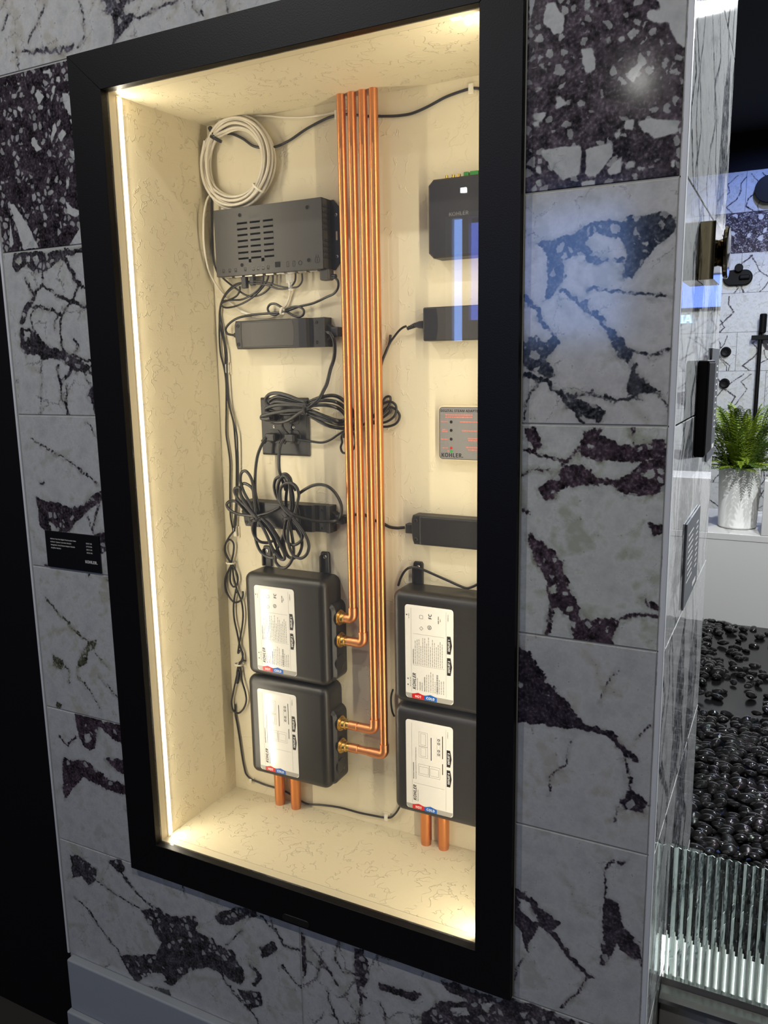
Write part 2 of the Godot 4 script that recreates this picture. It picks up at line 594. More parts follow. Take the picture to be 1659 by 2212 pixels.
func make_materials() -> void:
	plain("grout", Color(0.66, 0.66, 0.63), 0.9)
	plain("black_frame", Color(0.060, 0.055, 0.060), 0.5, 0.0, 0.35)
	grain(M.black_frame, 0.25, 0.012, 6.0, 2)
	plain("white_metal", Color(0.86, 0.87, 0.88), 0.35, 0.0)
	plain("black_paint", Color(0.05, 0.045, 0.055), 0.75, 0.0, 0.3)
	plain("white_paint", Color(0.62, 0.64, 0.66), 0.5)
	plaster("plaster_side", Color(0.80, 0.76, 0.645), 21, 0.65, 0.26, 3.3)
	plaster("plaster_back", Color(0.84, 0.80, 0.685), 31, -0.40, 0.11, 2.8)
	plain("cream_trim", Color(0.78, 0.74, 0.63), 0.55)
	var g := plain("pane", Color(1, 1, 1, 0.02), 0.0)
	g.transparency = BaseMaterial3D.TRANSPARENCY_ALPHA
	glow("led", Color(1.0, 0.95, 0.88), 6.0)
	plain("alu", Color(0.75, 0.74, 0.72), 0.35, 0.8)
	plain("copper", Color(0.89, 0.59, 0.36), 0.36, 1.0)
	plain("copper_dull", Color(0.86, 0.58, 0.38), 0.42, 1.0)
	plain("brass", Color(0.88, 0.73, 0.40), 0.30, 1.0)
	plain("valve_black", Color(0.125, 0.118, 0.105), 0.38, 0.0, 0.5)
	grain(M.valve_black, 0.3, 0.004, 9.0, 4)
	plain("plastic", Color(0.20, 0.19, 0.17), 0.48, 0.0, 0.5)
	grain(M.plastic, 0.3, 0.006, 8.0, 6)
	plain("plastic_dark", Color(0.11, 0.105, 0.10), 0.45)
	plain("hole", Color(0.012, 0.012, 0.012), 0.9)
	plain("cable", Color(0.10, 0.095, 0.088), 0.38, 0.0, 0.5)
	plain("white_cable", Color(0.80, 0.77, 0.70), 0.45)
	plain("tie_white", Color(0.85, 0.83, 0.76), 0.5)
	plain("clip_cream", Color(0.84, 0.79, 0.67), 0.5)
	plain("steel", Color(0.72, 0.70, 0.66), 0.3, 1.0)
	plain("screw_black", Color(0.20, 0.19, 0.17), 0.4, 0.6)
	plain("label_white", Color(0.86, 0.85, 0.82), 0.16, 0.0, 0.5)
	plain("label_grey", Color(0.62, 0.61, 0.58), 0.3)
	plain("red", Color(0.75, 0.10, 0.09), 0.3)
	plain("blue", Color(0.05, 0.36, 0.70), 0.3)
	plain("ink", Color(0.09, 0.085, 0.08), 0.5)
	plain("ink_grey", Color(0.42, 0.41, 0.39), 0.5)
	plain("white_ink", Color(0.90, 0.90, 0.88), 0.5)
	plain("card_black", Color(0.022, 0.021, 0.026), 0.5)
	plain("card_grey", Color(0.40, 0.41, 0.43), 0.45)
	plain("steam_grey", Color(0.55, 0.54, 0.52), 0.38, 0.25)
	plain("red_ink", Color(0.80, 0.48, 0.42), 0.5)
	plain("green", Color(0.10, 0.62, 0.24), 0.4)
	plain("green_block", Color(0.16, 0.50, 0.16), 0.4)
	plain("gold", Color(0.83, 0.66, 0.32), 0.25, 1.0)
	plain("nickel", Color(0.60, 0.55, 0.44), 0.07, 1.0)
	plain("black_metal", Color(0.045, 0.043, 0.048), 0.5, 0.0, 0.25)
	plain("curb_grey", Color(0.62, 0.61, 0.59), 0.6)
	plain("chrome", Color(0.78, 0.77, 0.75), 0.22, 1.0)
	plain("bench_white", Color(0.74, 0.735, 0.725), 0.5)
	plain("pot_white", Color(0.93, 0.93, 0.91), 0.42)
	plain("soil", Color(0.03, 0.025, 0.02), 0.95)
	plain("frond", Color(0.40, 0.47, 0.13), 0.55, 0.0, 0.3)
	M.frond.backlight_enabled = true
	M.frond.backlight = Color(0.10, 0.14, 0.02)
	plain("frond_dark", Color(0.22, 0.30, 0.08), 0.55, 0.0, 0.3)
	plain("pebble", Color(0.07, 0.066, 0.065), 0.5, 0.0, 0.1)
	M.pebble.clearcoat_enabled = true
	M.pebble.clearcoat = 1.0
	M.pebble.clearcoat_roughness = 0.02
	plain("wet_bed", Color(0.05, 0.048, 0.046), 0.18)
	var rg := plain("ribbed_glass", Color(0.93, 1.0, 0.97, 0.0), 0.0)
	rg.refraction_enabled = true
	rg.refraction_scale = 0.05
	rg.transparency = BaseMaterial3D.TRANSPARENCY_ALPHA
	var cl := plain("clear_plastic", Color(0.95, 0.95, 0.92, 0.25), 0.1)
	cl.transparency = BaseMaterial3D.TRANSPARENCY_ALPHA
	plain("room_dark", Color(0.10, 0.10, 0.11), 0.9)
	plain("room_floor", Color(0.24, 0.23, 0.22), 0.45)


# ---------------------------------------------------------------- the scene

func _ready() -> void:
	rng.seed = 7
	var cam := Camera3D.new()
	cam.name = "camera"
	cam.transform = Transform3D(Vector3(0.891949, -0.016099, -0.451849), Vector3(-0.066637, 0.983772, -0.166592), Vector3(0.447199, 0.178701, 0.876401), Vector3(1.186280, 1.005537, 1.099229))
	cam.fov = 65.1260
	cam.near = 0.05
	cam.far = 60.0
	add_child(cam)
	cam.current = true
	var env := Environment.new()
	env.background_mode = Environment.BG_COLOR
	env.background_color = Color(0.02, 0.022, 0.03)
	env.tonemap_mode = Environment.TONE_MAPPER_LINEAR
	env.tonemap_exposure = 1.0
	env.sdfgi_enabled = true
	env.ssao_enabled = true
	env.ssil_enabled = true
	var we := WorldEnvironment.new()
	we.name = "environment"
	we.environment = env
	add_child(we)
	make_noises()
	make_materials()
	strip_light("led_light", Vector3(NX0 + 0.004, 0.772, -0.0285), Vector3(1, 0, -0.3), 0.30)
	strip_light("led_light", Vector3(NX1 - 0.004, 0.772, -0.0285), Vector3(-1, 0, -0.3), 0.30)
	room()
	north_wall()
	return_face()
	niche()
	shower_room()
	valves()
	pipes()
	left_electronics()
	right_electronics()
	cables()
	shower_things()


func strip_light(called: String, p: Vector3, dir: Vector3, energy: float) -> void:
	var l := AreaLight3D.new()
	l.name = numbered(called)
	l.area_size = Vector2(0.008, 1.39)
	l.light_energy = energy
	l.light_color = Color(1.0, 0.955, 0.85)
	l.area_range = 8.0
	l.shadow_enabled = true
	add_child(l, true)
	l.look_at_from_position(p, p + dir, Vector3.UP)


func panel_light(called: String, p: Vector3, dir: Vector3, size: Vector2, energy: float, c: Color) -> void:
	var l := AreaLight3D.new()
	l.name = numbered(called)
	l.area_size = size
	l.light_energy = energy
	l.light_color = c
	l.area_range = 20.0
	l.shadow_enabled = true
	add_child(l, true)
	l.look_at_from_position(p, p + dir, Vector3.UP if absf(dir.y) < 0.9 else Vector3.FORWARD)


# A recessed ceiling lamp: a frame, one or two square diffusers and the spot light under them.
func ceiling_lamp(p: Vector3, squares: int, energy: float, c: Color, label: String, side := 0.07) -> void:
	var t := thing("ceiling_light", label, "ceiling light", p, "recessed ceiling lamps")
	var fr := MB.new()
	for k in squares:
		var cx := p.x + (k - (squares - 1) * 0.5) * side * 1.9
		ring_plate(fr, rrect(side * 1.5, side * 1.5, 0.004, 1), rrect(side, side, 0.004, 1), -0.012, 0.0, Transform3D(TO_Z.inverse(), Vector3(cx, p.y, p.z)))
		put(t, "diffuser", box(Vector3(cx, p.y - 0.003, p.z), Vector3(side, 0.004, side)), M.lamp_glow)
	put(t, "trim_ring", fr, M.black_metal)
	var l := SpotLight3D.new()
	l.name = numbered("ceiling_spot")
	l.light_energy = energy
	l.light_color = c
	l.light_size = side * 0.3
	l.spot_angle = 86.0
	l.spot_range = 20.0
	l.spot_attenuation = 2.0
	l.spot_angle_attenuation = 0.35
	l.shadow_enabled = true
	add_child(l, true)
	l.look_at_from_position(p + Vector3(0, -0.03, 0), p + Vector3(0, -1.0, 0), Vector3.FORWARD)


func room() -> void:
	glow("lamp_glow", Color(0.98, 0.99, 1.0), 12.0)
	glow("window_glow", Color(0.52, 0.69, 1.0), 5.5)
	glow("window_glow_deep", Color(0.40, 0.51, 1.0), 3.2)
	glow("window_glow_pale", Color(0.52, 0.69, 1.0), 5.0)
	var fl := struct("floor")
	put(fl, "slab", box(Vector3(0.1, FLOOR - 0.06, -0.7), Vector3(6.7, 0.12, 11.3), 0.001), M.room_floor)
	var ce := struct("ceiling")
	put(ce, "slab", box(Vector3(0.1, CEIL + 0.06, -0.7), Vector3(6.7, 0.12, 11.3), 0.001), M.room_dark)
	for q in [["wall_west", Vector3(-3.2, 1.06, -0.7), Vector3(0.1, 3.5, 11.3)], ["wall_east", Vector3(3.4, 1.06, -0.7), Vector3(0.1, 3.5, 11.3)]]:
		put(struct(q[0]), "panel", box(q[1], q[2], 0.001), M.room_dark)
	# the wall behind the viewer with the tall shop window that shows in the glass
	var so := struct("wall_south")
	var m := MB.new()
	var wx0 := -1.26
	var wx1 := 0.10
	var wy0 := 1.17
	var wy1 := 2.12
	span(m, Vector3(-3.2, FLOOR, 4.85), Vector3(wx0, CEIL, 4.95))
	span(m, Vector3(wx1, FLOOR, 4.85), Vector3(3.4, CEIL, 4.95))
	span(m, Vector3(wx0, FLOOR, 4.85), Vector3(wx1, wy0, 4.95))
	span(m, Vector3(wx0, wy1, 4.85), Vector3(wx1, CEIL, 4.95))
	put(so, "panel", m, M.room_dark)
	var win := struct("window_2", "", Vector3(-0.58, 1.17, 4.85))
	put(win, "window_pane", box(Vector3(-1.195, 1.645, 4.90), Vector3(0.10, 0.93, 0.01)), M.window_glow)
	put(win, "window_pane", box(Vector3(-0.875, 1.705, 4.90), Vector3(0.43, 0.72, 0.01)), M.window_glow_deep)
	put(win, "window_pane", box(Vector3(-0.27, 1.645, 4.90), Vector3(0.70, 0.93, 0.01)), M.window_glow_pale)
	var fr := MB.new()
	for x in [wx0 + 0.005, -1.118, -0.64, wx1 - 0.005]:
		span(fr, Vector3(x - 0.026, wy0, 4.84), Vector3(x + 0.026, wy1, 4.92))
	span(fr, Vector3(-1.118, wy0, 4.86), Vector3(-0.64, 1.345, 4.92))
	for y in [wy0, wy1]:
		span(fr, Vector3(wx0, y - 0.02, 4.84), Vector3(wx1, y + 0.02, 4.92))
	put(win, "window_frame", fr, M.white_paint)
	panel_light("window_light", Vector3(-1.195, 1.645, 4.885), Vector3(0, 0, -1), Vector2(0.10, 0.93), 0.06, Color(0.55, 0.70, 1.0))
	panel_light("window_light", Vector3(-0.875, 1.705, 4.885), Vector3(0, 0, -1), Vector2(0.43, 0.72), 0.12, Color(0.42, 0.55, 1.0))
	panel_light("window_light", Vector3(-0.27, 1.645, 4.885), Vector3(0, 0, -1), Vector2(0.70, 0.93), 0.25, Color(0.60, 0.74, 1.0))
	var wp := Vector3(-1.12, 2.29, 4.80)
	var wlp := thing("unseen_wall_lamp", "small unseen lamp above the tall shop window, placed for the glint over the amplifier", "wall light", wp)  # lamp out of view, set here for the small glint over the amplifier
	put(wlp, "back_plate", box(wp + Vector3(0, 0, 0.035), Vector3(0.07, 0.07, 0.028), 0.003), M.black_metal)
	put(wlp, "diffuser", box(wp + Vector3(0, 0, 0.016), Vector3(0.048, 0.036, 0.012), 0.003), M.lamp_glow)
	panel_light("unseen_wall_lamp_light", wp + Vector3(0, 0, 0.004), Vector3(0, 0, -1), Vector2(0.048, 0.036), 0.008, Color(0.95, 0.97, 1.0))
	var cool := Color(1.0, 0.985, 0.96)
	ceiling_lamp(Vector3(-0.41, CEIL - 0.001, 3.05), 2, 1.0, cool, "twin square ceiling lamp above the room in front of the niche")
	ceiling_lamp(Vector3(0.20, CEIL - 0.001, 4.4), 2, 0.10, cool, "twin square ceiling lamp by the tall shop window", 0.05)
	ceiling_lamp(Vector3(-0.55, CEIL - 0.001, 1.35), 1, 1.55, cool, "unseen square ceiling lamp placed to light the left end of the wall", 0.09)  # out of view, placed to light the wall's left end from above
	ceiling_lamp(Vector3(1.35, CEIL - 0.001, 1.35), 1, 1.15, cool, "unseen square ceiling lamp placed to light the right end of the wall", 0.09)  # likewise unseen, lights the right end of the tiled wall
	ceiling_lamp(Vector3(1.42, CEIL - 0.001, -3.5), 2, 4.5, Color(0.97, 0.985, 1.0), "twin square ceiling lamp over the bench with the fern", 0.10)
	ceiling_lamp(Vector3(1.00, CEIL - 0.001, -5.2), 1, 1.5, Color(0.55, 0.66, 1.0), "unseen bluish ceiling lamp placed to light the far shower wall", 0.06)  # unseen lamp that gives the far wall its bluish light
	for q in [Vector2(2.0, -1.1), Vector2(1.25, -2.2), Vector2(2.3, -3.0)]:  # unseen lamps, placed to brighten the return face, bench and pebbles
		ceiling_lamp(Vector3(q.x, CEIL - 0.001, q.y), 1, [8.0, 5.0, 1.2][int(-q.y - 1)], Color(0.97, 0.985, 1.0), "unseen square ceiling lamp placed to light the display shower, %s" % ["nearest the ribbed glass", "between the other two", "beside the bench"][int(-q.y - 1)], 0.05)
	var glint_spots := [Vector2(1.45, -0.50), Vector2(1.20, -1.45), Vector2(1.75, -1.85), Vector2(2.25, -2.15), Vector2(1.0, -2.75)]  # small lamps out of view, placed to put glints on the pebbles
	for k in 5:
		ceiling_lamp(Vector3(glint_spots[k].x, CEIL - 0.001, glint_spots[k].y), 1, 0.35, Color(0.97, 0.985, 1.0), ["unseen tiny ceiling spot placed for glints behind the ribbed glass", "unseen tiny ceiling spot placed for glints on the near pebbles", "unseen tiny ceiling spot placed for glints in the middle of the pebble bed", "unseen tiny ceiling spot placed for glints at the far right of the pebble bed", "unseen tiny ceiling spot placed for glints just before the bench"][k], 0.03)


func north_wall() -> void:
	var wl := struct("wall_north")
	var core := MB.new()
	var f := -0.0014
	var b := -0.262
	span(core, Vector3(-0.188, FLOOR, f), Vector3(0.088, CEIL, b), 0.0005)
	span(core, Vector3(0.806, FLOOR, f), Vector3(1.0418, CEIL, b), 0.0005)
	span(core, Vector3(0.088, FLOOR, f), Vector3(0.806, 0.056, b), 0.0005)
	span(core, Vector3(0.088, 1.489, f), Vector3(0.806, CEIL, b), 0.0005)
	span(core, Vector3(-0.188, FLOOR, b), Vector3(1.0418, CEIL, -0.577), 0.0005)
	put(wl, "grout", core, M.grout)
	var L := -0.187
	var l1 := 0.0344
	var r0 := 0.8443
	var r1 := 1.0425
	# right-hand column, from the top
	wall_tile(wl, r0, r1, ROW * 4, ROW * 5, [], [], [
		w([869,1458,880,1458,894,1438,893,1420,881,1419,867,1434]), w([994,1423,999,1427,1010,1424,1005,1439,1042,1432,1044,1376,1038,1375,1024,1396,1021,1407,997,1414]), w([915,1397,932,1396,935,1371,926,1365,921,1369]),
		w([975,1360,990,1369,994,1365,982,1347,975,1354]), w([883,1347,889,1347,900,1334,886,1331]), w([988,1302,1006,1302,1038,1295,1039,1281,1016,1277,993,1288]), w([854,1330,874,1329,868,1316,858,1323]),
		w([972,1304,985,1304,983,1292,971,1295]), w([864,1282,889,1284,919,1282,918,1246,898,1242,880,1259]), w([924,1277,957,1281,959,1264,939,1242,925,1245]), w([953,1248,971,1264,971,1242,956,1239]),
		w([920,1454,926,1453,928,1442,921,1440]), w([1000,1361,1008,1364,1007,1357]), w([846,1471,856,1469,848,1431,846,1431]), w([920,1238,939,1239,938,1229,920,1231]), w([1011,1350,1018,1345,1014,1343]), w([960,1286,963,1301,968,1291,964,1283]),
		w([857,1257,864,1268,870,1253,862,1252]), w([851,1319,861,1320,867,1311,858,1311]), w([974,1255,986,1256,988,1246,977,1246]), w([1030,1250,1036,1251,1036,1241,1031,1240]), w([860,1245,869,1247,870,1237,862,1238]), w([1034,1367,1042,1368,1042,1360]), w([973,1401,982,1400,978,1396])],
		{"all": true, "crumbs": 0.34, "seed": 1, "dc": Color(0.235, 0.20, 0.225), "gc": Color(0.55, 0.58, 0.56)})
	wall_tile(wl, r0, r1, ROW * 3, ROW * 4, [
		w([862,1164,909,1173,924,1182,960,1187,1018,1189,1041,1181,1040,1167,1013,1147,989,1111,979,1114,983,1137,968,1164,941,1171,932,1160,902,1153,901,1117,888,1098,873,1089,878,1113,877,1138,876,1153]),
		w([845,1037,869,1044,884,1041,896,1036,890,1023,880,1013,893,990,880,988,867,998,853,996,845,1014]), w([955,1056,970,1046,992,1019,999,997,993,997,970,1024]), w([995,999,1005,992,1026,967,1009,965,997,960,987,967,988,980]),
		w([905,1153,932,1160,942,1143,981,1138,976,1131,933,1134,917,1147,905,1143]), w([898,1102,934,1088,934,1076,919,1087]), w([909,965,943,950,958,940,949,927,923,942])],
		[7, w([845,1098,865,1079,874,1059,887,1041,895,1033]), 3, w([934,1100,968,1096,1004,1092,1041,1086]), 5, w([898,1102,934,1076,957,1053,975,1029,998,999]), 3, w([992,1021,1014,1013,1039,1020]), 6, w([848,991,875,985,910,955,928,929]), 3, w([1028,967,1040,950,1043,931]), 4, w([910,962,943,967,973,955,1007,958]), 3, w([870,985,854,962,849,928]), 2, w([943,950,946,930])],
		[w([932,1165,961,1168,980,1156,984,1140,967,1135,940,1145]), w([900,1141,925,1144,933,1134,908,1128]), w([999,1157,1008,1157,1006,1150]), w([934,1180,941,1181,941,1175,935,1175]), w([870,1052,882,1052,887,1041,879,1034,871,1039]), w([1003,994,1008,994,1007,988])],
		{"crumbs": 0.5, "seed": 2, "dc": Color(0.20, 0.195, 0.215), "net": 0.25, "wc": Color(0.76, 0.76, 0.755)})
	wall_tile(wl, r0, r1, ROW * 2, ROW * 3, [
		w([870,832,909,861,933,868,956,851,973,849,996,859,1009,877,1041,885,1046,836,1002,827,985,832,974,843,933,841,901,831,898,821,880,817]), w([847,916,859,918,878,893,863,886]), w([931,915,957,919,949,903,932,894]),
		w([854,766,865,763,897,741,909,727,913,705,923,685,928,669,951,647,992,656,984,639,980,614,926,615,921,646,902,663,892,662,885,702,869,732]), w([1020,794,1031,792,1044,794,1044,781,1029,780]), w([1022,693,1030,683,1040,680,1041,674,1028,676]), w([926,903,954,909,994,893,1040,906,1041,886,995,876,950,874,932,880])],
		[4, w([943,918,926,891,912,870,879,878,848,886]), 3, w([845,846,864,862,891,857]), 4, w([992,657,1023,666,1040,664]), 5, w([892,662,890,636,889,616]), 3, w([849,800,855,794,852,803]), 3, w([999,919,1001,899]), 2, w([894,878,909,861,933,859])],
		[w([892,690,902,698,901,679,894,678]), w([898,827,916,837,945,842,979,841,971,833,934,829,907,823]), w([1007,859,1020,863,1029,858,1015,853]), w([914,663,926,666,928,658,917,657])],
		{"crumbs": 0.28, "seed": 3, "dc": Color(0.235, 0.185, 0.215), "gc": Color(0.56, 0.57, 0.49), "net": 0.12, "ragged": 1.3, "wc": Color(0.77, 0.78, 0.765)})
	wall_tile(wl, r0, r1, ROW, ROW * 2, [w([839,604,859,586,888,547,924,517,943,491,962,482,925,481,887,477,841,474]), w([1010,403,1019,399,1007,389]), w([1003,385,1016,398,1034,389,1037,373,1008,369])],
		[8, w([943,486,971,484,992,475,1002,464,1020,451]), 1.5, w([925,461,920,419,901,394,895,365]), 3, w([1002,457,1011,413,1016,401,1040,386]), 2, w([1003,385,996,363,995,346]), 1.5, w([1019,480,1035,503,1043,508]), 1, w([966,528,989,580])],
		[w([845,540,855,540,853,530,846,530])], {"crumbs": 0.06, "seed": 4, "dc": Color(0.165, 0.13, 0.16), "net": 0.06, "gc": Color(0.62, 0.60, 0.55)})
	wall_tile(wl, r0, r1, 0.0, ROW, [w([841,196,860,192,882,179,917,156,905,135,886,142,871,110,868,84,855,122,843,139]), w([983,225,1000,222,1011,184,1038,158,1038,135,1009,141,1006,155,990,110,982,107,982,174]), w([998,285,1012,294,1004,281])],
		[7, w([905,139,930,110,945,95,967,82]), 3, w([964,81,950,45,920,9]), 2, w([981,220,982,263,994,285]), 2, w([848,28,851,54,862,72]), 3, w([1039,138,1047,111])],
		[w([849,182,870,178,886,149,874,142,854,160])], {"crumbs": 0.1, "seed": 5, "dc": Color(0.20, 0.165, 0.195), "net": 0.14})
	# left-hand column, from the top
	wall_tile(wl, L, l1, ROW * 4, ROW * 5, [], [2, w([-151,1316,-120,1288,-93,1241])], [
		w([-63,1495,-54,1502,-40,1487,-56,1476]), w([-83,1422,-74,1426,-66,1412,-55,1403,-70,1399,-84,1414]), w([5,1488,21,1482,33,1455,30,1444,14,1450,7,1472]), w([-17,1502,-9,1500,-15,1482,-20,1489]), w([-25,1438,-17,1442,-14,1429,-29,1407,-32,1415]), w([-14,1418,-1,1429,8,1420,-7,1407]),
		w([-156,1319,-142,1315,-120,1288,-103,1264,-86,1232,-128,1232,-143,1281]), w([26,1263,43,1275,37,1228,-9,1230]), w([-8,1309,10,1294,33,1287,16,1278,-7,1285]), w([-3,1408,5,1397,-1,1390]), w([-108,1521,-96,1520,-99,1512]), w([-46,1531,-19,1529,-16,1521,-32,1524]), w([-8,1512,4,1515,3,1504,-7,1506]), w([10,1512,17,1508,12,1499]),
		w([-34,1460,-28,1460,-31,1449]), w([1,1377,8,1376,5,1361]), w([15,1443,31,1438,32,1430,19,1432]), w([-35,1315,-27,1314,-32,1304]), w([-158,1291,-152,1245,-167,1235]), w([-109,1484,-94,1474,-100,1467,-109,1476]), w([11,1394,29,1384,25,1372,14,1378]), w([-3,1349,6,1340,2,1324,-3,1327])],
		{"all": true, "crumbs": 0.36, "seed": 6, "dc": Color(0.185, 0.155, 0.18), "gc": Color(0.50, 0.53, 0.52)})
	wall_tile(wl, L, l1, ROW * 3, ROW * 4, [w([-157,1227,-105,1227,-67,1223,-25,1223,6,1226,36,1229,32,1215,5,1218,-23,1212,-49,1197,-78,1190,-82,1184,-103,1190,-123,1205,-157,1195,-164,1203]), w([-145,1125,-116,1146,-106,1143,-118,1134,-135,1117,-151,1095,-156,1103]), w([-157,1090,-124,1087,-105,1066,-71,1050,-47,1042,-4,1024,29,1009,37,994,1,1004,-27,1007,-46,1025,-73,1033,-103,1026,-116,1039,-146,1039,-159,1055]), w([6,962,18,975,32,975,34,923,22,923,18,943])],
		[7, w([-23,1210,-9,1188,5,1163]), 2.5, w([5,1161,37,1143]), 4, w([5,1161,-11,1136,-35,1113,-47,1099,-52,1074,-44,1042]), 6, w([-82,1163,-58,1150,-22,1134,14,1122,37,1112]), 4, w([-83,1183,-85,1166,-112,1153,-110,1141]), 4, w([-133,1129,-101,1128,-62,1119,-46,1108]), 3, w([-65,1085,-61,1102,-45,1113]), 3, w([-124,1089,-125,1112,-105,1126]), 4, w([-65,1015,-65,988,-58,957,-47,924]), 6, w([-30,1007,-46,997,-62,982]), 3, w([-44,982,-47,955,-53,924]), 1.2, w([-107,1026,-122,923]), 2.5, w([1,1004,15,980,25,975]), 4, w([-130,1183,-121,1166,-108,1150]), 4, w([-44,1042,-3,1029,30,1023]), 3, w([-20,1066,-5,1049,-16,1041])],
		[w([-155,1214,-139,1221,-129,1213,-141,1204]), w([-121,1219,-110,1220,-113,1208,-124,1207]), w([-105,1218,-92,1220,-90,1210,-104,1208]), w([-151,1085,-129,1082,-134,1072,-149,1070]), w([-61,1210,-47,1209,-52,1202])],
		{"crumbs": 0.4, "seed": 7, "dc": Color(0.20, 0.18, 0.20), "net": 0.35})
	wall_tile(wl, L, l1, ROW * 2, ROW * 3, [w([-159,760,-132,748,-101,755,-69,741,-21,752,10,775,39,787,38,777,15,757,-23,736,-54,718,-68,693,-117,692,-154,697,-157,736]), w([-6,696,32,702,38,665,10,656,-1,670]), w([-158,621,-140,626,-141,617])],
		[2.5, w([-155,874,-96,851,-55,834,-21,818,18,791]), 2, w([1,912,12,895,21,883]), 4, w([15,757,5,733,-9,698]), 2, w([-20,731,-9,701]), 2, w([-41,827,-12,805]), 5, w([-140,788,-133,787])],
		[w([-133,713,-114,709,-105,696,-124,694])], {"crumbs": 0.45, "seed": 8, "dc": Color(0.20, 0.165, 0.19), "net": 0.1, "gc": Color(0.60, 0.61, 0.57)})
	wall_tile(wl, L, l1, ROW, ROW * 2, [w([-82,408,-82,422,-48,470,-20,477,-32,459,-51,450,-58,425]), w([-153,429,-125,418,-132,400,-152,404]), w([18,613,37,615,34,601,21,604]), w([-155,324,-142,319,-146,308,-157,309])],
		[4, w([-159,548,-113,514,-73,483,-31,469]), 2.5, w([-84,391,-52,363,-29,333]), 1.2, w([-33,452,6,422]), 2, w([-131,407,-109,404,-113,373]), 1.5, w([-22,398,25,363]), 2, w([-32,611,-27,605])], [],
		{"crumbs": 0.3, "seed": 9, "dc": Color(0.33, 0.32, 0.27), "net": 0.07, "gc": Color(0.60, 0.59, 0.52), "ragged": 1.6})
	wall_tile(wl, L, l1, 0.0, ROW, [w([-103,306,-49,306,32,308,34,265,-1,271,-33,292,-54,239,-71,232,-92,242,-98,268]), w([-153,196,-83,205,-51,190,-20,175,34,179,32,157,-22,153,-60,161,-93,167,-125,133,-158,102,-157,157]), w([-23,222,37,235,36,197,5,203])],
		[3, w([-156,242,-135,229,-104,253]), 4, w([-33,292,-49,306])], [w([-85,264,-66,271,-59,259,-78,248])], {"crumbs": 0.2, "seed": 10, "dc": Color(0.215, 0.165, 0.20), "net": 0.08, "ragged": 1.4})
	# the course under the niche and the one above it
	wall_tile(wl, L, 0.4365, -0.285, 0.0, [
		w([40,-102,73,-89,130,-89,187,-70,196,-87,180,-105,229,-106,238,-116,276,-116,285,-130,306,-165,291,-184,258,-179,209,-175,168,-199,111,-256,80,-254,48,-252,6,-287,-14,-265,-34,-234,12,-223,74,-196,93,-162,74,-141]),
		w([6,-287,56,-282,105,-268,104,-285,66,-287]), w([237,-51,287,-18,334,-3,342,-17,295,-45,280,-61,246,-66]), w([-160,-33,-121,-31,-93,-42,-76,-42,-85,-72,-110,-89,-126,-75,-154,-88]), w([343,-84,376,-60,384,-78,346,-108]), w([281,-201,338,-184,341,-213,312,-233]), w([-39,-12,-5,2,4,-18,-13,-32])],
		[3, w([-157,-132,-118,-153,-70,-199,-28,-232]), 3, w([-80,-75,-30,-88,40,-102]), 5, w([-40,-17,-8,-31,22,-58,53,-80,99,-87]), 5, w([382,-33,398,-61,435,-60]), 7, w([322,-134,340,-149,324,-176]), 4, w([243,-180,275,-212,321,-243,334,-260]), 2, w([157,-8,165,-31]), 3, w([347,-16,377,-35,370,0]), 2, w([258,-109,308,-62]), 3, w([391,-109,434,-139]), 1.5, w([-79,-284,-63,-269])],
		[w([54,-245,87,-233,96,-248,62,-270]), w([19,-265,36,-256,32,-272])], {"crumbs": 0.45, "seed": 11, "dc": Color(0.215, 0.20, 0.22), "net": 0.2, "gc": Color(0.60, 0.60, 0.54)})
	wall_tile(wl, 0.4365, r1, -0.285, 0.0, [w([436,-20,448,-22,450,-80,437,-130,433,-86]), w([551,-12,567,-11,578,-42,582,-56,565,-94,572,-111,557,-105,554,-67]), w([597,-66,632,-61,684,-57,669,-74,628,-78,601,-77]), w([684,-95,717,-59,840,-4,914,-4,984,-10,683,-134]), w([717,-14,742,-12,777,-14,837,-9,777,-36,728,-32])],
		[5, w([484,-64,500,-86,516,-105]), 3, w([456,-37,484,-64,470,-106]), 3, w([491,-123,502,-168,522,-188]), 4, w([561,-96,564,-139,559,-173]), 3, w([600,-105,615,-138]), 3, w([519,-16,509,-51,525,-73,554,-67])],
		[w([735,-64,763,-49,770,-65,742,-80]), w([790,-34,811,-26,807,-46,794,-48]), w([854,-24,873,-16,864,-31])], {"crumbs": 0.62, "seed": 12, "dc": Color(0.22, 0.19, 0.215), "net": 0.5, "gc": Color(0.57, 0.58, 0.53)})
	wall_tile(wl, L, r1, ROW * 5, ROW * 6, [w([-113,1571,-47,1567,-7,1558,42,1558,41,1552,14,1546,-39,1559]), w([107,1600,131,1590,156,1596,170,1577,178,1570,148,1553,130,1542,137,1567,131,1587]), w([113,1613,126,1619,197,1605,180,1597,148,1595,123,1594])],
		[3, w([-16,1633,-37,1611,-63,1589,-69,1578]), 3, w([63,1623,68,1591,69,1565]), 3, w([-111,1634,-131,1614]), 4, w([171,1580,190,1569,226,1578,272,1578,288,1589]), 3, w([304,1567,318,1554,325,1545]), 4, w([372,1561,373,1543]), 4, w([304,1567,302,1586]), 3, w([-98,1577,-98,1541]), 4, w([69,1565,50,1551])], [w([15,1554,24,1554,25,1544,16,1545])],
		{"crumbs": 0.5, "seed": 13, "dc": Color(0.27, 0.25, 0.28), "net": 0.3, "res": 900.0, "gc": Color(0.62, 0.60, 0.55)})
	for k in [6, 7, 8]:
		wall_tile(wl, L, r1, ROW * k, minf(ROW * (k + 1), CEIL - 0.002), [], [], [], {"crumbs": 0.5, "seed": 20 + k, "net": 0.6, "res": 350.0})
	# metal edge trims and the skirting
	var t1 := MB.new()
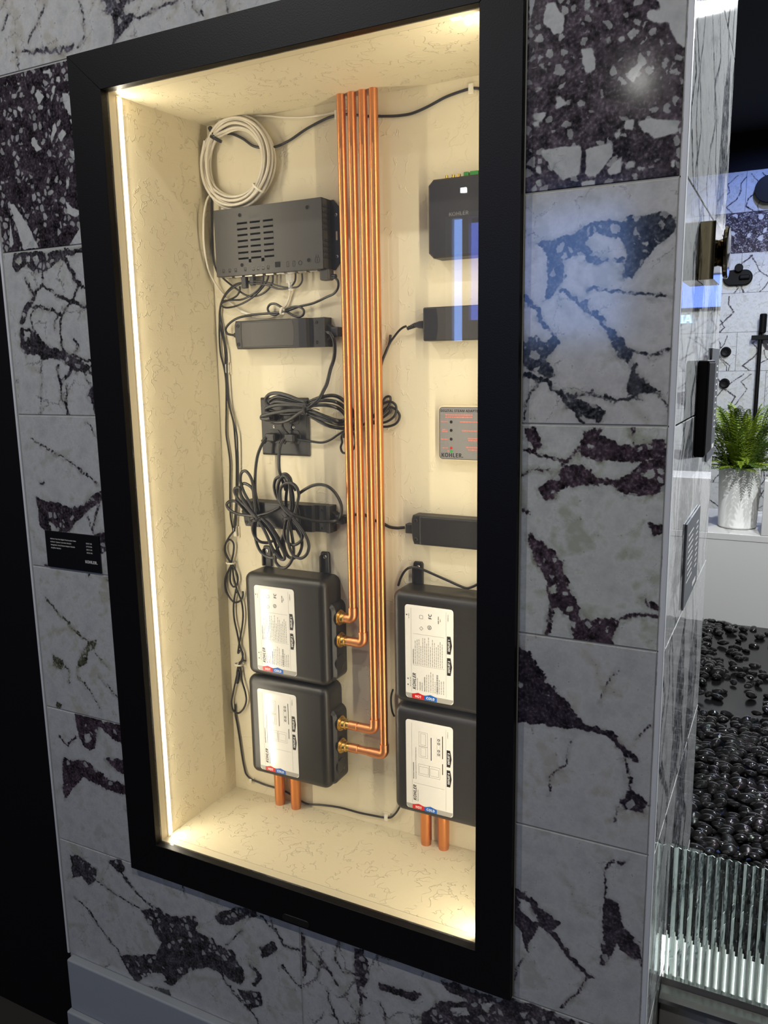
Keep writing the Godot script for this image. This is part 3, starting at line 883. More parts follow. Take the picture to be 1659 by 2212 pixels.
	span(t1, Vector3(1.0432, -0.285, -0.010), Vector3(1.0502, CEIL, 0.0012), 0.0012, 2)
	put(struct("trim_1"), "edge_profile", t1, M.white_metal)
	var t2 := MB.new()
	span(t2, Vector3(-0.1945, -0.285, -0.010), Vector3(-0.1885, CEIL, 0.0018), 0.0015, 2)
	put(struct("trim_2"), "edge_profile", t2, M.white_metal)
	var bb := struct("baseboard_north")
	put(bb, "upper_board", span(MB.new(), Vector3(-0.182, -0.413, -0.007), Vector3(1.05, -0.287, 0.016), 0.004, 3), M.white_paint)
	put(bb, "lower_board", span(MB.new(), Vector3(-0.186, FLOOR, -0.007), Vector3(1.05, -0.413, 0.026), 0.004, 3), M.white_paint)
	put(struct("wall_northwest"), "panel", span(MB.new(), Vector3(-3.15, FLOOR, -0.30), Vector3(-0.1955, CEIL, -0.09), 0.001), M.black_paint)
	put(struct("wall_hall"), "panel", span(MB.new(), Vector3(-3.15, FLOOR, -0.60), Vector3(-0.19, CEIL, -0.31), 0.001), M.black_paint)
	# product card on the left column
	var c := thing("product_card", "small black product card with white lettering on the left marble column", "sign", Vector3(-0.064, 0.655, 0.001))
	put(c, "card", span(MB.new(), Vector3(-0.1385, 0.6185, 0.0004), Vector3(0.0088, 0.693, 0.0032), 0.0006), M.card_black)
	var ink := MB.new()
	var rows := ["Anthem Two-Port Digital Thermostatic Valve", "Anthem+ System Controller Module", "Integration, Serial Steam Adapter Module", "Amplifier Module"]
	var codes := ["26361-NA", "27753-NA", "30231-NA", "30226-NA"]
	for k in 4:
		letters(ink, rows[k], 0.0026, at(Vector3(-0.124, 0.6775 - k * 0.0062, 0.0033)), false, 0)
		letters(ink, codes[k], 0.0026, at(Vector3(-0.026, 0.6755 - k * 0.0062, 0.0033)), false, 0)
	letters(ink, "KOHLER.", 0.0058, at(Vector3(-0.032, 0.6385, 0.0033)), true, 0)
	put(c, "lettering", ink, M.white_ink)


func face_tile(parent: Node3D, z0: float, z1: float, y0: float, y1: float, k: int) -> void:
	# on the return face: local x runs from the corner into the shower (-z)
	var r := Rect2(0, 0, z0 - z1 - 0.002, y1 - y0 - 0.002)
	var veins := []
	var g := RandomNumberGenerator.new()
	g.seed = 100 + k
	var darks := []
	for i in 7:
		var x := g.randf() * r.size.x
		var line := PackedVector2Array()
		var y := -0.02
		while y < r.size.y + 0.03:
			line.append(Vector2(x, y))
			x += (g.randf() - 0.5) * 0.13
			y += 0.05
		veins.append(g.randf_range(3.0, 14.0))
		veins.append(line)
	for i in 2:
		var cx := r.size.x * g.randf_range(0.15, 0.85)
		var y := r.size.y * g.randf_range(-0.2, 0.4)
		var wd := g.randf_range(0.04, 0.10)
		darks.append(PackedVector2Array([Vector2(cx - wd, y), Vector2(cx + wd * 0.6, y + 0.02), Vector2(cx + wd, y + 0.12), Vector2(cx + wd * 0.4, y + 0.26), Vector2(cx - wd * 0.5, y + 0.2)]))
	put(parent, "tile", tile_mesh(r.size.x, r.size.y), stone(marble(r, 600.0, darks, veins, [], {"crumbs": 0.55, "net": 0.35, "seed": 40 + k, "dc": Color(0.40, 0.39, 0.41), "wc": Color(0.80, 0.805, 0.80), "gc": Color(0.62, 0.62, 0.63)}), 0.025), Transform3D(Basis(Vector3(0, 0, -1), Vector3(0, 1, 0), Vector3(1, 0, 0)), Vector3(FX, y0 + 0.001, z0 - 0.001)))


func return_face() -> void:
	var wl := struct("wall_return", "", Vector3(FX, 0, -0.3))
	for k in range(-1, 9):
		face_tile(wl, -0.0005, -0.585, ROW * k if k >= 0 else -0.286, minf(ROW * (k + 1), CEIL - 0.002), k)
	put(wl, "skirting", span(MB.new(), Vector3(1.043, FLOOR, -0.585), Vector3(FX, -0.289, -0.002), 0.0005), M.grout)


func niche() -> void:
	var n := struct("wall_niche", "", Vector3(0.445, NY0, -0.14))
	var m := MB.new()
	span(m, Vector3(0.089, 0.057, ZB), Vector3(0.805, 1.488, ZB - 0.015), 0.0005)
	put(n, "back_panel", m, M.plaster_back)
	# left side, leaning a little out of square
	m = MB.new()
	var a := Vector3(NX0, NY0 - 0.01, -0.0365)
	var b := Vector3(NX0, NY1 + 0.01, -0.0365)
	var c := Vector3(0.1265, NY1 + 0.01, ZB + 0.0002)
	var d := Vector3(0.1130, NY0 - 0.01, ZB + 0.0002)
	m.face(a, b, c, d, Vector3(1, 0, 0))
	m.face(a, b, Vector3(0.090, b.y, b.z), Vector3(0.090, a.y, a.z), Vector3(0, 0, 1))
	m.face(Vector3(0.090, a.y, a.z), Vector3(0.090, b.y, b.z), Vector3(0.090, b.y, ZB), Vector3(0.090, a.y, ZB), Vector3(-1, 0, 0))
	put(n, "left_panel", m, M.plaster_side)
	put(n, "right_panel", span(MB.new(), Vector3(0.791, NY0 - 0.01, -0.0365), Vector3(0.805, NY1 + 0.01, ZB + 0.0002), 0.0005), M.plaster_side)
	put(n, "top_panel", span(MB.new(), Vector3(0.0901, NY1, -0.0230), Vector3(0.7999, 1.488, ZB + 0.0002), 0.0005), M.plaster_side)
	put(n, "bottom_panel", span(MB.new(), Vector3(0.0901, NY0, -0.0230), Vector3(0.7999, 0.057, ZB + 0.0002), 0.0005), M.plaster_side)
	# the glazed black surround
	var wd := struct("window_1", "", Vector3(0.44, 0, 0))
	var ox0 := 0.0352
	var ox1 := 0.8437
	var oy1 := 1.5368
	var q := [Vector2(ox0, 0.0006), Vector2(ox1, 0.0006), Vector2(ox1, oy1), Vector2(ox0, oy1)]
	var i_ := [Vector2(NX0, NY0), Vector2(NX1, NY0), Vector2(NX1, NY1), Vector2(NX0, NY1)]
	for k in 4:
		var j := (k + 1) % 4
		put(wd, "frame_board", prism(MB.new(), PackedVector2Array([q[k], q[j], i_[j], i_[k]]), -0.0055, 0.012, Transform3D(), 0.0007), M.black_frame)
	for k in 4:
		var j := (k + 1) % 4
		var e := 0.0165
		var out := [Vector2(-e, -e), Vector2(e, -e), Vector2(e, e), Vector2(-e, e)]
		put(wd, "jamb", prism(MB.new(), PackedVector2Array([i_[k] + out[k], i_[j] + out[j], i_[j], i_[k]]), -0.0222, -0.0058, Transform3D(), 0.0006), M.cream_trim)
	put(wd, "glass_pane", span(MB.new(), Vector3(NX0 + 0.0004, NY0 + 0.0004, -0.0050), Vector3(NX1 - 0.0004, NY1 - 0.0004, -0.0015), 0.0002), M.pane)
	put(wd, "catch", prism(MB.new(), rrect(0.058, 0.014, 0.0068), 0.012, 0.0135, at(Vector3(0.437, 0.0115, 0)), 0.0005), M.plastic_dark)
	# light strips in their channels on both sides
	for s in [0, 1]:
		var sx := 1.0 if s == 0 else -1.0
		var x := NX0 if s == 0 else NX1
		var t := thing("led_strip", ["white light strip standing in the left jamb of the niche", "white light strip standing in the right jamb of the niche"][s], "light strip", Vector3(x, NY0, -0.03))
		var ch := MB.new()
		span(ch, Vector3(x - sx * 0.012, NY0 + 0.001, -0.0232), Vector3(x, NY1 - 0.001, -0.0268), 0.0004)
		span(ch, Vector3(x - sx * 0.012, NY0 + 0.001, -0.0268), Vector3(x - sx * 0.004, NY1 - 0.001, -0.0360), 0.0004)
		put(t, "channel", ch, M.cream_trim)
		var gl := MB.new()
		span(gl, Vector3(x - sx * 0.0035, NY0 + 0.002, -0.0272), Vector3(x + sx * 0.0016, NY1 - 0.002, -0.0355), 0.0015, 2)
		put(t, "light_tube", gl, M.led)


# ---------------------------------------------------------------- inside the niche

func valve_body() -> ArrayMesh:                # 0.196 x 0.219 x 0.060, back at z = 0
	var m := MB.new()
	rbox(m, Vector3(0, 0, 0.030), Vector3(0.196, 0.219, 0.060), 0.017, 5, true)
	return m.mesh()


func valve_lug() -> ArrayMesh:                 # the swelling on the right-hand side round the outlets, extruded towards the front
	var m := MB.new()
	var p := PackedVector2Array()
	for i in 7:
		var a := PI * 0.5 * i / 6
		p.append(Vector2(0.092 + 0.0165 * sin(a), 0.058 + 0.016 * cos(a) - 0.016 + 0.003))
	for i in 7:
		var a := PI * 0.5 * i / 6
		p.append(Vector2(0.092 + 0.0165 * cos(a), -0.086 - 0.016 * sin(a)))
	p.append(Vector2(0.080, -0.102))
	p.append(Vector2(0.080, 0.061))
	prism(m, p, 0.0, 0.0455, Transform3D(), 0.006)
	return m.mesh()


func valve(cx: float, cy: float, label: String, print_kind: int, glint: bool) -> Node3D:
	var o := Vector3(cx, cy, ZB + 0.0006)
	var t := thing("thermostatic_valve", label, "valve box", Vector3(cx, cy - 0.109, ZB), "black thermostatic valve boxes")
	put(t, "body", valve_body(), M.valve_black, at(o))
	put(t, "outlet_side", valve_lug(), M.valve_black, at(o))
	for k in 3:
		var disc := lathe(MB.new(), [Vector2(0.0165, 0), Vector2(0.0165, 0.0012), Vector2(0.0155, 0.0016), Vector2(0.0150, 0.0008), Vector2(0, 0.0008)], at(o + Vector3(0.1084, [0.030, -0.0165, -0.063][k], 0.028), TO_X), 24)
		put(t, "port_cap", disc, M.valve_black)
	for k in 2:
		put(t, "dimple", lathe(MB.new(), [Vector2(0, 0.0006), Vector2(0.0032, 0.0006), Vector2(0.0036, 0)], at(o + Vector3(-0.0972, 0.028 - k * 0.062, 0.036), TO_X.inverse() * Basis(Vector3.UP, PI)), 12), M.hole)
	label_plate(t, o + Vector3(-0.0215, -0.0045, 0.0602), print_kind)
	return t


# The printed plate, 0.096 x 0.181; its print runs upwards.
func label_plate(t: Node3D, o: Vector3, kind: int) -> void:
	var W := 0.096
	var H := 0.181
	var pm := prism(MB.new(), rrect(W, H, 0.006), 0.0, 0.0007, Transform3D(), 0.0002)
	for f in 12:                    # normals lean as if the sheet bulged, placing the light strip's streak
		for e in 16:
			var ids := []
			for c in [[0, 0], [1, 0], [1, 1], [0, 1]]:
				var s := Vector2((f + c[0]) / 12.0 - 0.5, (e + c[1]) / 16.0 - 0.5) * Vector2(W - 0.0005, H - 0.0115)
				var tilt := deg_to_rad(-3.2 + s.x / 0.048 * 3.0 + 0.7 * sin(s.y * 24.0 + 0.5))
				ids.append(pm.vert(Vector3(s.x, s.y, 0.0009), Vector3(sin(tilt), 0, cos(tilt))))
			pm.quad(ids[0], ids[1], ids[2], ids[3])
	var plate := put(t, "label_plate", pm, M.label_white, at(o))
	var up := Basis(Vector3(0, 1, 0), Vector3(-1, 0, 0), Vector3(0, 0, 1))
	var z := 0.00095
	var P := func(u: float, vv: float, dz := 0.0) -> Vector3: return Vector3((u - 0.5) * W, (0.5 - vv) * H, z + dz)
	var band := PackedVector2Array()
	for q in rrect(W, H, 0.006):
		if q.y < 0.0:
			band.append(q)
	band.append(Vector2(-W / 2, -0.4455 * H))
	band.insert(0, Vector2(W / 2, -0.4455 * H))
	var hull := PackedVector2Array([Vector2(W / 2 - 0.0004, -0.4455 * H), Vector2(-W / 2 + 0.0004, -0.4455 * H), Vector2(-W / 2 + 0.0004, -H / 2 + 0.006), Vector2(-W / 2 + 0.006, -H / 2 + 0.0004), Vector2(W / 2 - 0.006, -H / 2 + 0.0004), Vector2(W / 2 - 0.0004, -H / 2 + 0.006)])
	put(plate, "grey_band", prism(MB.new(), hull, 0.0008, z), M.label_grey, at(o))
	for k in 2:
		var x0: float = [0.135, 0.395][k]
		var x1: float = x0 + 0.265
		var pt := PackedVector2Array()
		for q in [Vector2(x0, 0.997), Vector2(x1, 0.997), Vector2(x1, 0.952), Vector2((x0 + x1) / 2, 0.932), Vector2(x0, 0.952)]:
			pt.append(Vector2((q.x - 0.5) * W, (0.5 - q.y) * H))
		put(plate, ["hot_badge", "cold_badge"][k], prism(MB.new(), pt, 0.0008, z + 0.0002), [M.red, M.blue][k], at(o))
		put(plate, "lettering", letters(MB.new(), ["HOT", "COLD"][k], 0.0047, at(o + P.call((x0 + x1) / 2, 0.973, 0.0002)), true), M.white_ink)
	for k in 2:
		var v0: float = [0.28, 0.505][k] if kind == 0 else [0.255, 0.475][k]
		var v1: float = v0 + 0.185
		var pt := PackedVector2Array()
		for q in [Vector2(0.872, v0), Vector2(0.945, v0), Vector2(0.975, (v0 + v1) / 2), Vector2(0.945, v1), Vector2(0.872, v1)]:
			pt.append(Vector2((q.x - 0.5) * W, (0.5 - q.y) * H))
		put(plate, "outlet_badge", prism(MB.new(), pt, 0.0008, z + 0.0002), M.ink, at(o))
		put(plate, "lettering", letters(MB.new(), "OUTLET %d" % (k + 1 + kind * 2), 0.0039, at(o + P.call(0.915, (v0 + v1) / 2, 0.0002), up), true, 1, 0.0, 0.95), M.white_ink)
	var b := MB.new()
	var g := MB.new()
	letters(b, "KOHLER", 0.0066, at(P.call(0.19, 0.900), up), true, 0, 0.2, 0.92)
	letters(g, "Digital Thermostatic Valve", 0.0015, at(P.call(0.255, 0.905), up), false, 0)
	var ln := func(mb: MB, u: float, va: float, vb: float, wd := 0.0004) -> void: bar(mb, Vector2((u - 0.5) * W, (0.5 - (va + vb) / 2) * H), Vector2(wd, absf(vb - va) * H), z - 0.0002)
	var hl := func(mb: MB, vv: float, ua: float, ub: float, wd := 0.0004) -> void: bar(mb, Vector2(((ua + ub) / 2 - 0.5) * W, (0.5 - vv) * H), Vector2(absf(ub - ua) * W, wd), z - 0.0002)
	ln.call(g, 0.13, 0.03, 0.93, 0.00035)
	ln.call(g, 0.855, 0.03, 0.93, 0.00035)
	letters(g, "1138305-A-A", 0.0017, at(P.call(0.895, 0.13), up), false, 0)
	if kind == 0:
		hl.call(g, 0.30, 0.17, 0.82)
		hl.call(g, 0.635, 0.17, 0.82)
		letters(b, "1-800-4-KOHLER", 0.0017, at(P.call(0.310, 0.905), up), false, 0)
		letters(b, "www.kohler.com", 0.0016, at(P.call(0.352, 0.905), up), false, 0)
		letters(b, "PRODUCT INFORMATION", 0.0017, at(P.call(0.408, 0.905), up), true, 0)
		letters(b, "PRODUCT SPECIFICATION", 0.0017, at(P.call(0.175, 0.625), up), true, 0)
		var r := RandomNumberGenerator.new()
		r.seed = 5
		for i in 15:                              # the small print is too small to read: rows of word-length strokes
			dashes(g, r, 0.215 + i * 0.040, 0.625, 0.625 - r.randf_range(0.18, 0.29), W, H, z)
		for i in 9:
			if i != 5:
				dashes(g, r, 0.45 + i * 0.044, 0.905, 0.905 - r.randf_range(0.10, 0.23), W, H, z)
		var bc := 0.905
		while bc > 0.70:                          # bar code
			var wd := r.randf_range(0.002, 0.007)
			bar(b, Vector2((0.672 - 0.5) * W, (0.5 - bc) * H), Vector2(0.0035, wd * H), z - 0.0002)
			bc -= wd + r.randf_range(0.002, 0.006)
		letters(b, "FC", 0.0062, at(P.call(0.53, 0.10), up), true)
		letters(b, "ASSE 1016", 0.0021, at(P.call(0.70, 0.125), up), true)
		letters(b, "Type T", 0.0016, at(P.call(0.735, 0.125), up), false)
		var uo := P.call(0.515, 0.215) as Vector3
		ring_plate(b, circle(0.0040), circle(0.0033), 0.0, 0.0002, at(uo))
		letters(b, "UL", 0.0032, at(uo, up), true)
		var dd := P.call(0.345, 0.235) as Vector3
		ring_plate(g, PackedVector2Array([Vector2(0.004, 0), Vector2(0, 0.004), Vector2(-0.004, 0), Vector2(0, -0.004)]), PackedVector2Array([Vector2(0.0032, 0), Vector2(0, 0.0032), Vector2(-0.0032, 0), Vector2(0, -0.0032)]), 0.0, 0.0002, at(dd))
		ring_plate(g, rrect(0.007, 0.007, 0.001, 1), rrect(0.006, 0.006, 0.0008, 1), 0.0, 0.0002, at(P.call(0.345, 0.115)))
		for q in [0.79, 0.855]:
			prism(b, PackedVector2Array([Vector2(-0.0016, -0.0014), Vector2(0.0016, -0.0014), Vector2(0, 0.0016)]), 0.0, 0.0002, at(P.call(0.055, q)))
		prism(b, PackedVector2Array([Vector2(-0.0016, 0.0014), Vector2(0, -0.0016), Vector2(0.0016, 0.0014)]), 0.0, 0.0002, at(P.call(0.04, 0.11)))
		dashes(g, r, 0.085, 0.145, 0.10, W, H, z)
		dashes(g, r, 0.105, 0.875, 0.77, W, H, z)
	else:
		hl.call(g, 0.70, 0.17, 0.82)
		letters(b, "MOUNTING CONFIGURATION", 0.0017, at(P.call(0.165, 0.655), up), true, 0)
		letters(g, "Only fix the digital mixing valve in one of the following configurations", 0.0016, at(P.call(0.215, 0.655), up), false, 0, 0.0, 0.95)
		ln.call(b, 0.545, 0.155, 0.41, 0.0016)
		ln.call(b, 0.785, 0.115, 0.365, 0.0016)
		ln.call(b, 0.785, 0.42, 0.54, 0.0016)
		# line drawings of two mounted valves
		for f in [[0.285, 0.47, 0.115, 0.27], [0.285, 0.47, 0.275, 0.395], [0.27, 0.50, 0.475, 0.60], [0.505, 0.73, 0.475, 0.60], [0.325, 0.43, 0.13, 0.255], [0.325, 0.43, 0.285, 0.38], [0.29, 0.48, 0.50, 0.58], [0.525, 0.70, 0.50, 0.58]]:
			for u in [f[0], f[1]]:
				ln.call(g, u, f[2], f[3])
			for q in [f[2], f[3]]:
				hl.call(g, q, f[0], f[1])
		for f in [[0.67, 0.14, 0.355], [0.735, 0.14, 0.355]]:
			ln.call(g, f[0], f[1], f[2])
		for q in [0.165, 0.205, 0.285, 0.325]:
			ring_plate(b, circle(0.0024), circle(0.0014), 0.0, 0.0002, at(P.call(0.705, q)))
	put(plate, "black_print", b, M.ink, at(o))
	put(plate, "grey_print", g, M.ink_grey, at(o))


func circle(r: float, n := 16) -> PackedVector2Array:
	var o := PackedVector2Array()
	for i in n:
		o.append(Vector2.from_angle(TAU * i / n) * r)
	return o


func dashes(m: MB, r: RandomNumberGenerator, u: float, v0: float, v1: float, W: float, H: float, z: float) -> void:
	var q := v0
	while q > v1:
		var ln := r.randf_range(0.010, 0.035)
		bar(m, Vector2((u - 0.5) * W, (0.5 - q + ln / 2) * H), Vector2(0.0010, ln * H), z - 0.0002)
		q -= ln + 0.006


func screw(t: Node, p: Vector3, r := 0.0034, mat: Material = null) -> void:
	var m := MB.new()
	lathe(m, [Vector2(r, 0), Vector2(r, 0.0006), Vector2(r * 0.8, 0.0013), Vector2(0, 0.0016)], at(p, TO_Z), 14)
	var s := put(t, "screw", m, mat if mat else M.steel)
	var c := MB.new()
	bar(c, Vector2.ZERO, Vector2(r * 1.1, r * 0.3), 0.0016)
	bar(c, Vector2.ZERO, Vector2(r * 0.3, r * 1.1), 0.0016)
	put(s, "cross_slot", c, M.hole, at(p))


func valve_tab(t: Node, x: float, y: float) -> void:       # mounting ear on top of a valve
	var p := Vector3(x, y, ZB + 0.0006)
	put(t, "mounting_tab", prism(MB.new(), PackedVector2Array([Vector2(-0.0095, -0.024), Vector2(0.0095, -0.024), Vector2(0.0095, 0.016), Vector2(0.007, 0.0195), Vector2(-0.007, 0.0195), Vector2(-0.0095, 0.016)]), 0.0, 0.006, Transform3D(), 0.001), M.plastic_dark, at(p))
	put(t, "mounting_tab", prism(MB.new(), PackedVector2Array([Vector2(-0.0095, -0.022), Vector2(-0.006, -0.022), Vector2(-0.006, 0.014), Vector2(-0.0095, 0.010)]), 0.006, 0.012, Transform3D(), 0.0004), M.plastic_dark, at(p))
	screw(t, p + Vector3(0.001, 0.0095, 0.006), 0.0036)


func valves() -> void:
	var a := valve(0.3035, 0.4885, "black valve box with white label OUTLET 1 and 2, left of the copper pipes", 0, true)
	var b := valve(0.2995, 0.2660, "black valve box with label OUTLET 3 and 4, left of the tall copper pipes", 1, true)
	var c := valve(0.6420, 0.4895, "black valve box with white label OUTLET 1 and 2, right of the copper pipes", 0, false)
	var d := valve(0.6410, 0.2645, "black valve box with label OUTLET 3 and 4, right of the tall copper pipes", 1, false)
	valve_tab(a, 0.2300, 0.6235)
	valve_tab(a, 0.3700, 0.6235)
	valve_tab(c, 0.5745, 0.6230)
	# socket block on the left flank of the right upper valve
	put(c, "connector_block", span(MB.new(), Vector3(0.5330, 0.500, ZB + 0.0006), Vector3(0.5445, 0.556, ZB + 0.028), 0.003, 2), M.plastic)
	put(c, "connector_plug", span(MB.new(), Vector3(0.5290, 0.507, ZB + 0.004), Vector3(0.5335, 0.528, ZB + 0.018), 0.002, 2), M.hole)
	put(a, "connector_block", span(MB.new(), Vector3(0.1990, 0.520, ZB + 0.0006), Vector3(0.2056, 0.575, ZB + 0.028), 0.003, 2), M.plastic)


func elbow_run(t: Node3D, x: float, y: float, x_from: float, collar: bool) -> void:
	var z := -0.2127
	var r := 0.0079
	var pr := MB.new()
	rod(pr, Vector3(x, y + 0.018, z), Vector3(x, NY1 + 0.004, z), r, 20)
	put(t, "riser", pr, M.copper)
	var el := MB.new()
	var arc := PackedVector3Array([Vector3(x, y + 0.024, z)])
	for i in 7:
		var an := PI / 2 * i / 6
		arc.append(Vector3(x - 0.011 + 0.011 * cos(an), y + 0.011 - 0.011 * sin(an), z))
	arc.append(Vector3(x - 0.021, y, z))
	tube(el, arc, 0.0094, 20, 1)
	put(t, "elbow", el, M.copper_dull)
	var st := MB.new()
	rod(st, Vector3(x_from + 0.018, y, z), Vector3(x - 0.018, y, z), r, 20)
	if collar:
		rod(st, Vector3(x_from + 0.020, y, z), Vector3(x_from + 0.040, y, z), 0.0092, 20, 0.0006)
		rod(st, Vector3(x - 0.036, y, z), Vector3(x - 0.018, y, z), 0.0090, 20, 0.0006)
	put(t, "branch", st, M.copper_dull)
	var br := MB.new()
	lathe(br, [Vector2(0, 0), Vector2(0.0155, 0), Vector2(0.0155, 0.0018), Vector2(0.0135, 0.0022), Vector2(0.0135, 0.0050), Vector2(0.0105, 0.0060), Vector2(0.0100, 0.0095), Vector2(0.0108, 0.0100), Vector2(0.0108, 0.0125), Vector2(0.0086, 0.0140), Vector2(0.0086, 0.0240), Vector2(0, 0.0240)], at(Vector3(x_from, y, z), TO_X), 24)
	put(t, "brass_union", br, M.brass)


func pipes() -> void:
	var xs := [0.4455, 0.4670, 0.4888, 0.5093]
	var ys := [0.5200, 0.4735, 0.2965, 0.2480]
	var from := [0.4148, 0.4148, 0.4108, 0.4108]
	var names := ["shortest copper pipe, leftmost of the four risers, elbowed into the upper left valve", "second copper riser, elbowed into the lower outlet of the upper left valve", "third copper riser, bent into the upper outlet of the lower left valve", "longest copper pipe, rightmost of the four risers, bent into the lower left valve"]
	for k in 4:
		var t := thing("copper_pipe", names[k], "pipe", Vector3(xs[k], ys[k], -0.2127), "tall copper risers")
		elbow_run(t, xs[k], ys[k], from[k], k > 0)
	var stub_x := [0.2450, 0.2860, 0.5925, 0.6300]
	var tops := [0.158, 0.158, 0.156, 0.156]
	var lab := ["left copper stub under the lower left valve", "right copper stub under the lower left valve", "left copper stub under the lower right valve", "right copper stub under the lower right valve"]
	for k in 4:
		var t := thing("copper_stub", lab[k], "pipe", Vector3(stub_x[k], NY0, -0.2255), "copper stubs in the niche floor")
		var m := MB.new()
		rod(m, Vector3(stub_x[k], NY0 + 0.010, -0.2255), Vector3(stub_x[k], tops[k], -0.2255), 0.0112, 22)
		put(t, "sleeve", m, M.copper)
		m = MB.new()
		rod(m, Vector3(stub_x[k], NY0 - 0.004, -0.2255), Vector3(stub_x[k], NY0 + 0.012, -0.2255), 0.0102, 22)
		put(t, "pipe_end", m, M.copper_dull)


func power_brick(x0: float, y0: float, y1: float, label: String, right_end: bool, left_end: bool, length := 0.206, face_mat: Material = null) -> Node3D:
	var t := thing("power_supply", label, "power supply", Vector3(x0 + length / 2, y0, ZB), "black power supplies")
	var x1 := x0 + length
	var zb := ZB + 0.0006
	var b0 := x0 + (0.0165 if left_end else 0.0)
	var b1 := x1 - (0.064 if right_end else 0.0)
	var m := MB.new()
	rbox(m, Vector3((b0 + b1) / 2, (y0 + y1) / 2, zb + 0.0158), Vector3(b1 - b0, y1 - y0, 0.0316), 0.004, 3, true)
	put(t, "body", m, M.plastic_dark)
	if face_mat == null:
		face_mat = M.plastic_dark
	var fp := PackedVector2Array()
	for i in 9:
		fp.append(Vector2(b0 + 0.007 - 0.004 * (1.0 - pow(i / 4.0 - 1.0, 2.0)), lerpf(y1 - 0.004, y0 + 0.004, i / 8.0)))
	for i in 9:
		fp.append(Vector2(b1 - 0.003 + 0.003 * (1.0 - pow(i / 4.0 - 1.0, 2.0)), lerpf(y0 + 0.004, y1 - 0.004, i / 8.0)))
	put(t, "face_panel", prism(MB.new(), fp, 0.0300, 0.0322, Transform3D(), 0.0006), face_mat, at(Vector3(0, 0, zb)))
	if left_end:
		put(t, "end_plate", prism(MB.new(), PackedVector2Array([Vector2(x0 + 0.005, y0), Vector2(x0 + 0.020, y0), Vector2(x0 + 0.020, y1), Vector2(x0 + 0.003, y1), Vector2(x0 + 0.0005, y1 - 0.008), Vector2(x0, (y0 + y1) / 2), Vector2(x0 + 0.002, y0 + 0.008)]), zb, zb + 0.029, Transform3D(), 0.002), M.plastic_dark)
		for s in [-0.0175, 0.0175]:
			screw(t, Vector3(x0 + 0.0095, (y0 + y1) / 2 + s, zb + 0.029), 0.0036, M.screw_black)
		put(t, "cord_boot", rod(MB.new(), Vector3(x0 - 0.010, (y0 + y1) / 2 + 0.001, zb + 0.015), Vector3(x0 + 0.004, (y0 + y1) / 2 + 0.001, zb + 0.015), 0.0048, 14, 0.001), M.plastic_dark)
	if right_end:
		# the step down to the screwed foot
		var p := PackedVector2Array([Vector2(b1 - 0.004, 0), Vector2(b1 - 0.004, 0.0316), Vector2(b1 + 0.010, 0.0316), Vector2(b1 + 0.026, 0.030), Vector2(b1 + 0.029, 0.0235), Vector2(b1 + 0.034, 0.0215), Vector2(b1 + 0.054, 0.0215), Vector2(b1 + 0.057, 0.027), Vector2(x1 - 0.001, 0.027), Vector2(x1, 0.0255), Vector2(x1, 0)])
		var bx := Basis(Vector3(1, 0, 0), Vector3(0, 0, 1), Vector3(0, -1, 0))
		put(t, "end_housing", prism(MB.new(), p, 0.0, y1 - y0, Transform3D(bx, Vector3(0, y1, zb)), 0.0), M.plastic_dark)
		for s in [-0.0185, 0.0185]:
			screw(t, Vector3(b1 + 0.0435, (y0 + y1) / 2 + s, zb + 0.0215), 0.0034, M.screw_black)
		put(t, "socket_neck", prism(MB.new(), PackedVector2Array([Vector2(x1 - 0.002, (y0 + y1) / 2 - 0.016), Vector2(x1 + 0.010, (y0 + y1) / 2 - 0.008), Vector2(x1 + 0.010, (y0 + y1) / 2 + 0.008), Vector2(x1 - 0.002, (y0 + y1) / 2 + 0.016)]), zb, zb + 0.017, Transform3D(), 0.002), M.plastic_dark)
		put(t, "mains_plug", span(MB.new(), Vector3(x1 + 0.006, (y0 + y1) / 2 - 0.009, zb + 0.002), Vector3(x1 + 0.026, (y0 + y1) / 2 + 0.009, zb + 0.019), 0.003, 2), M.plastic_dark)
	return t


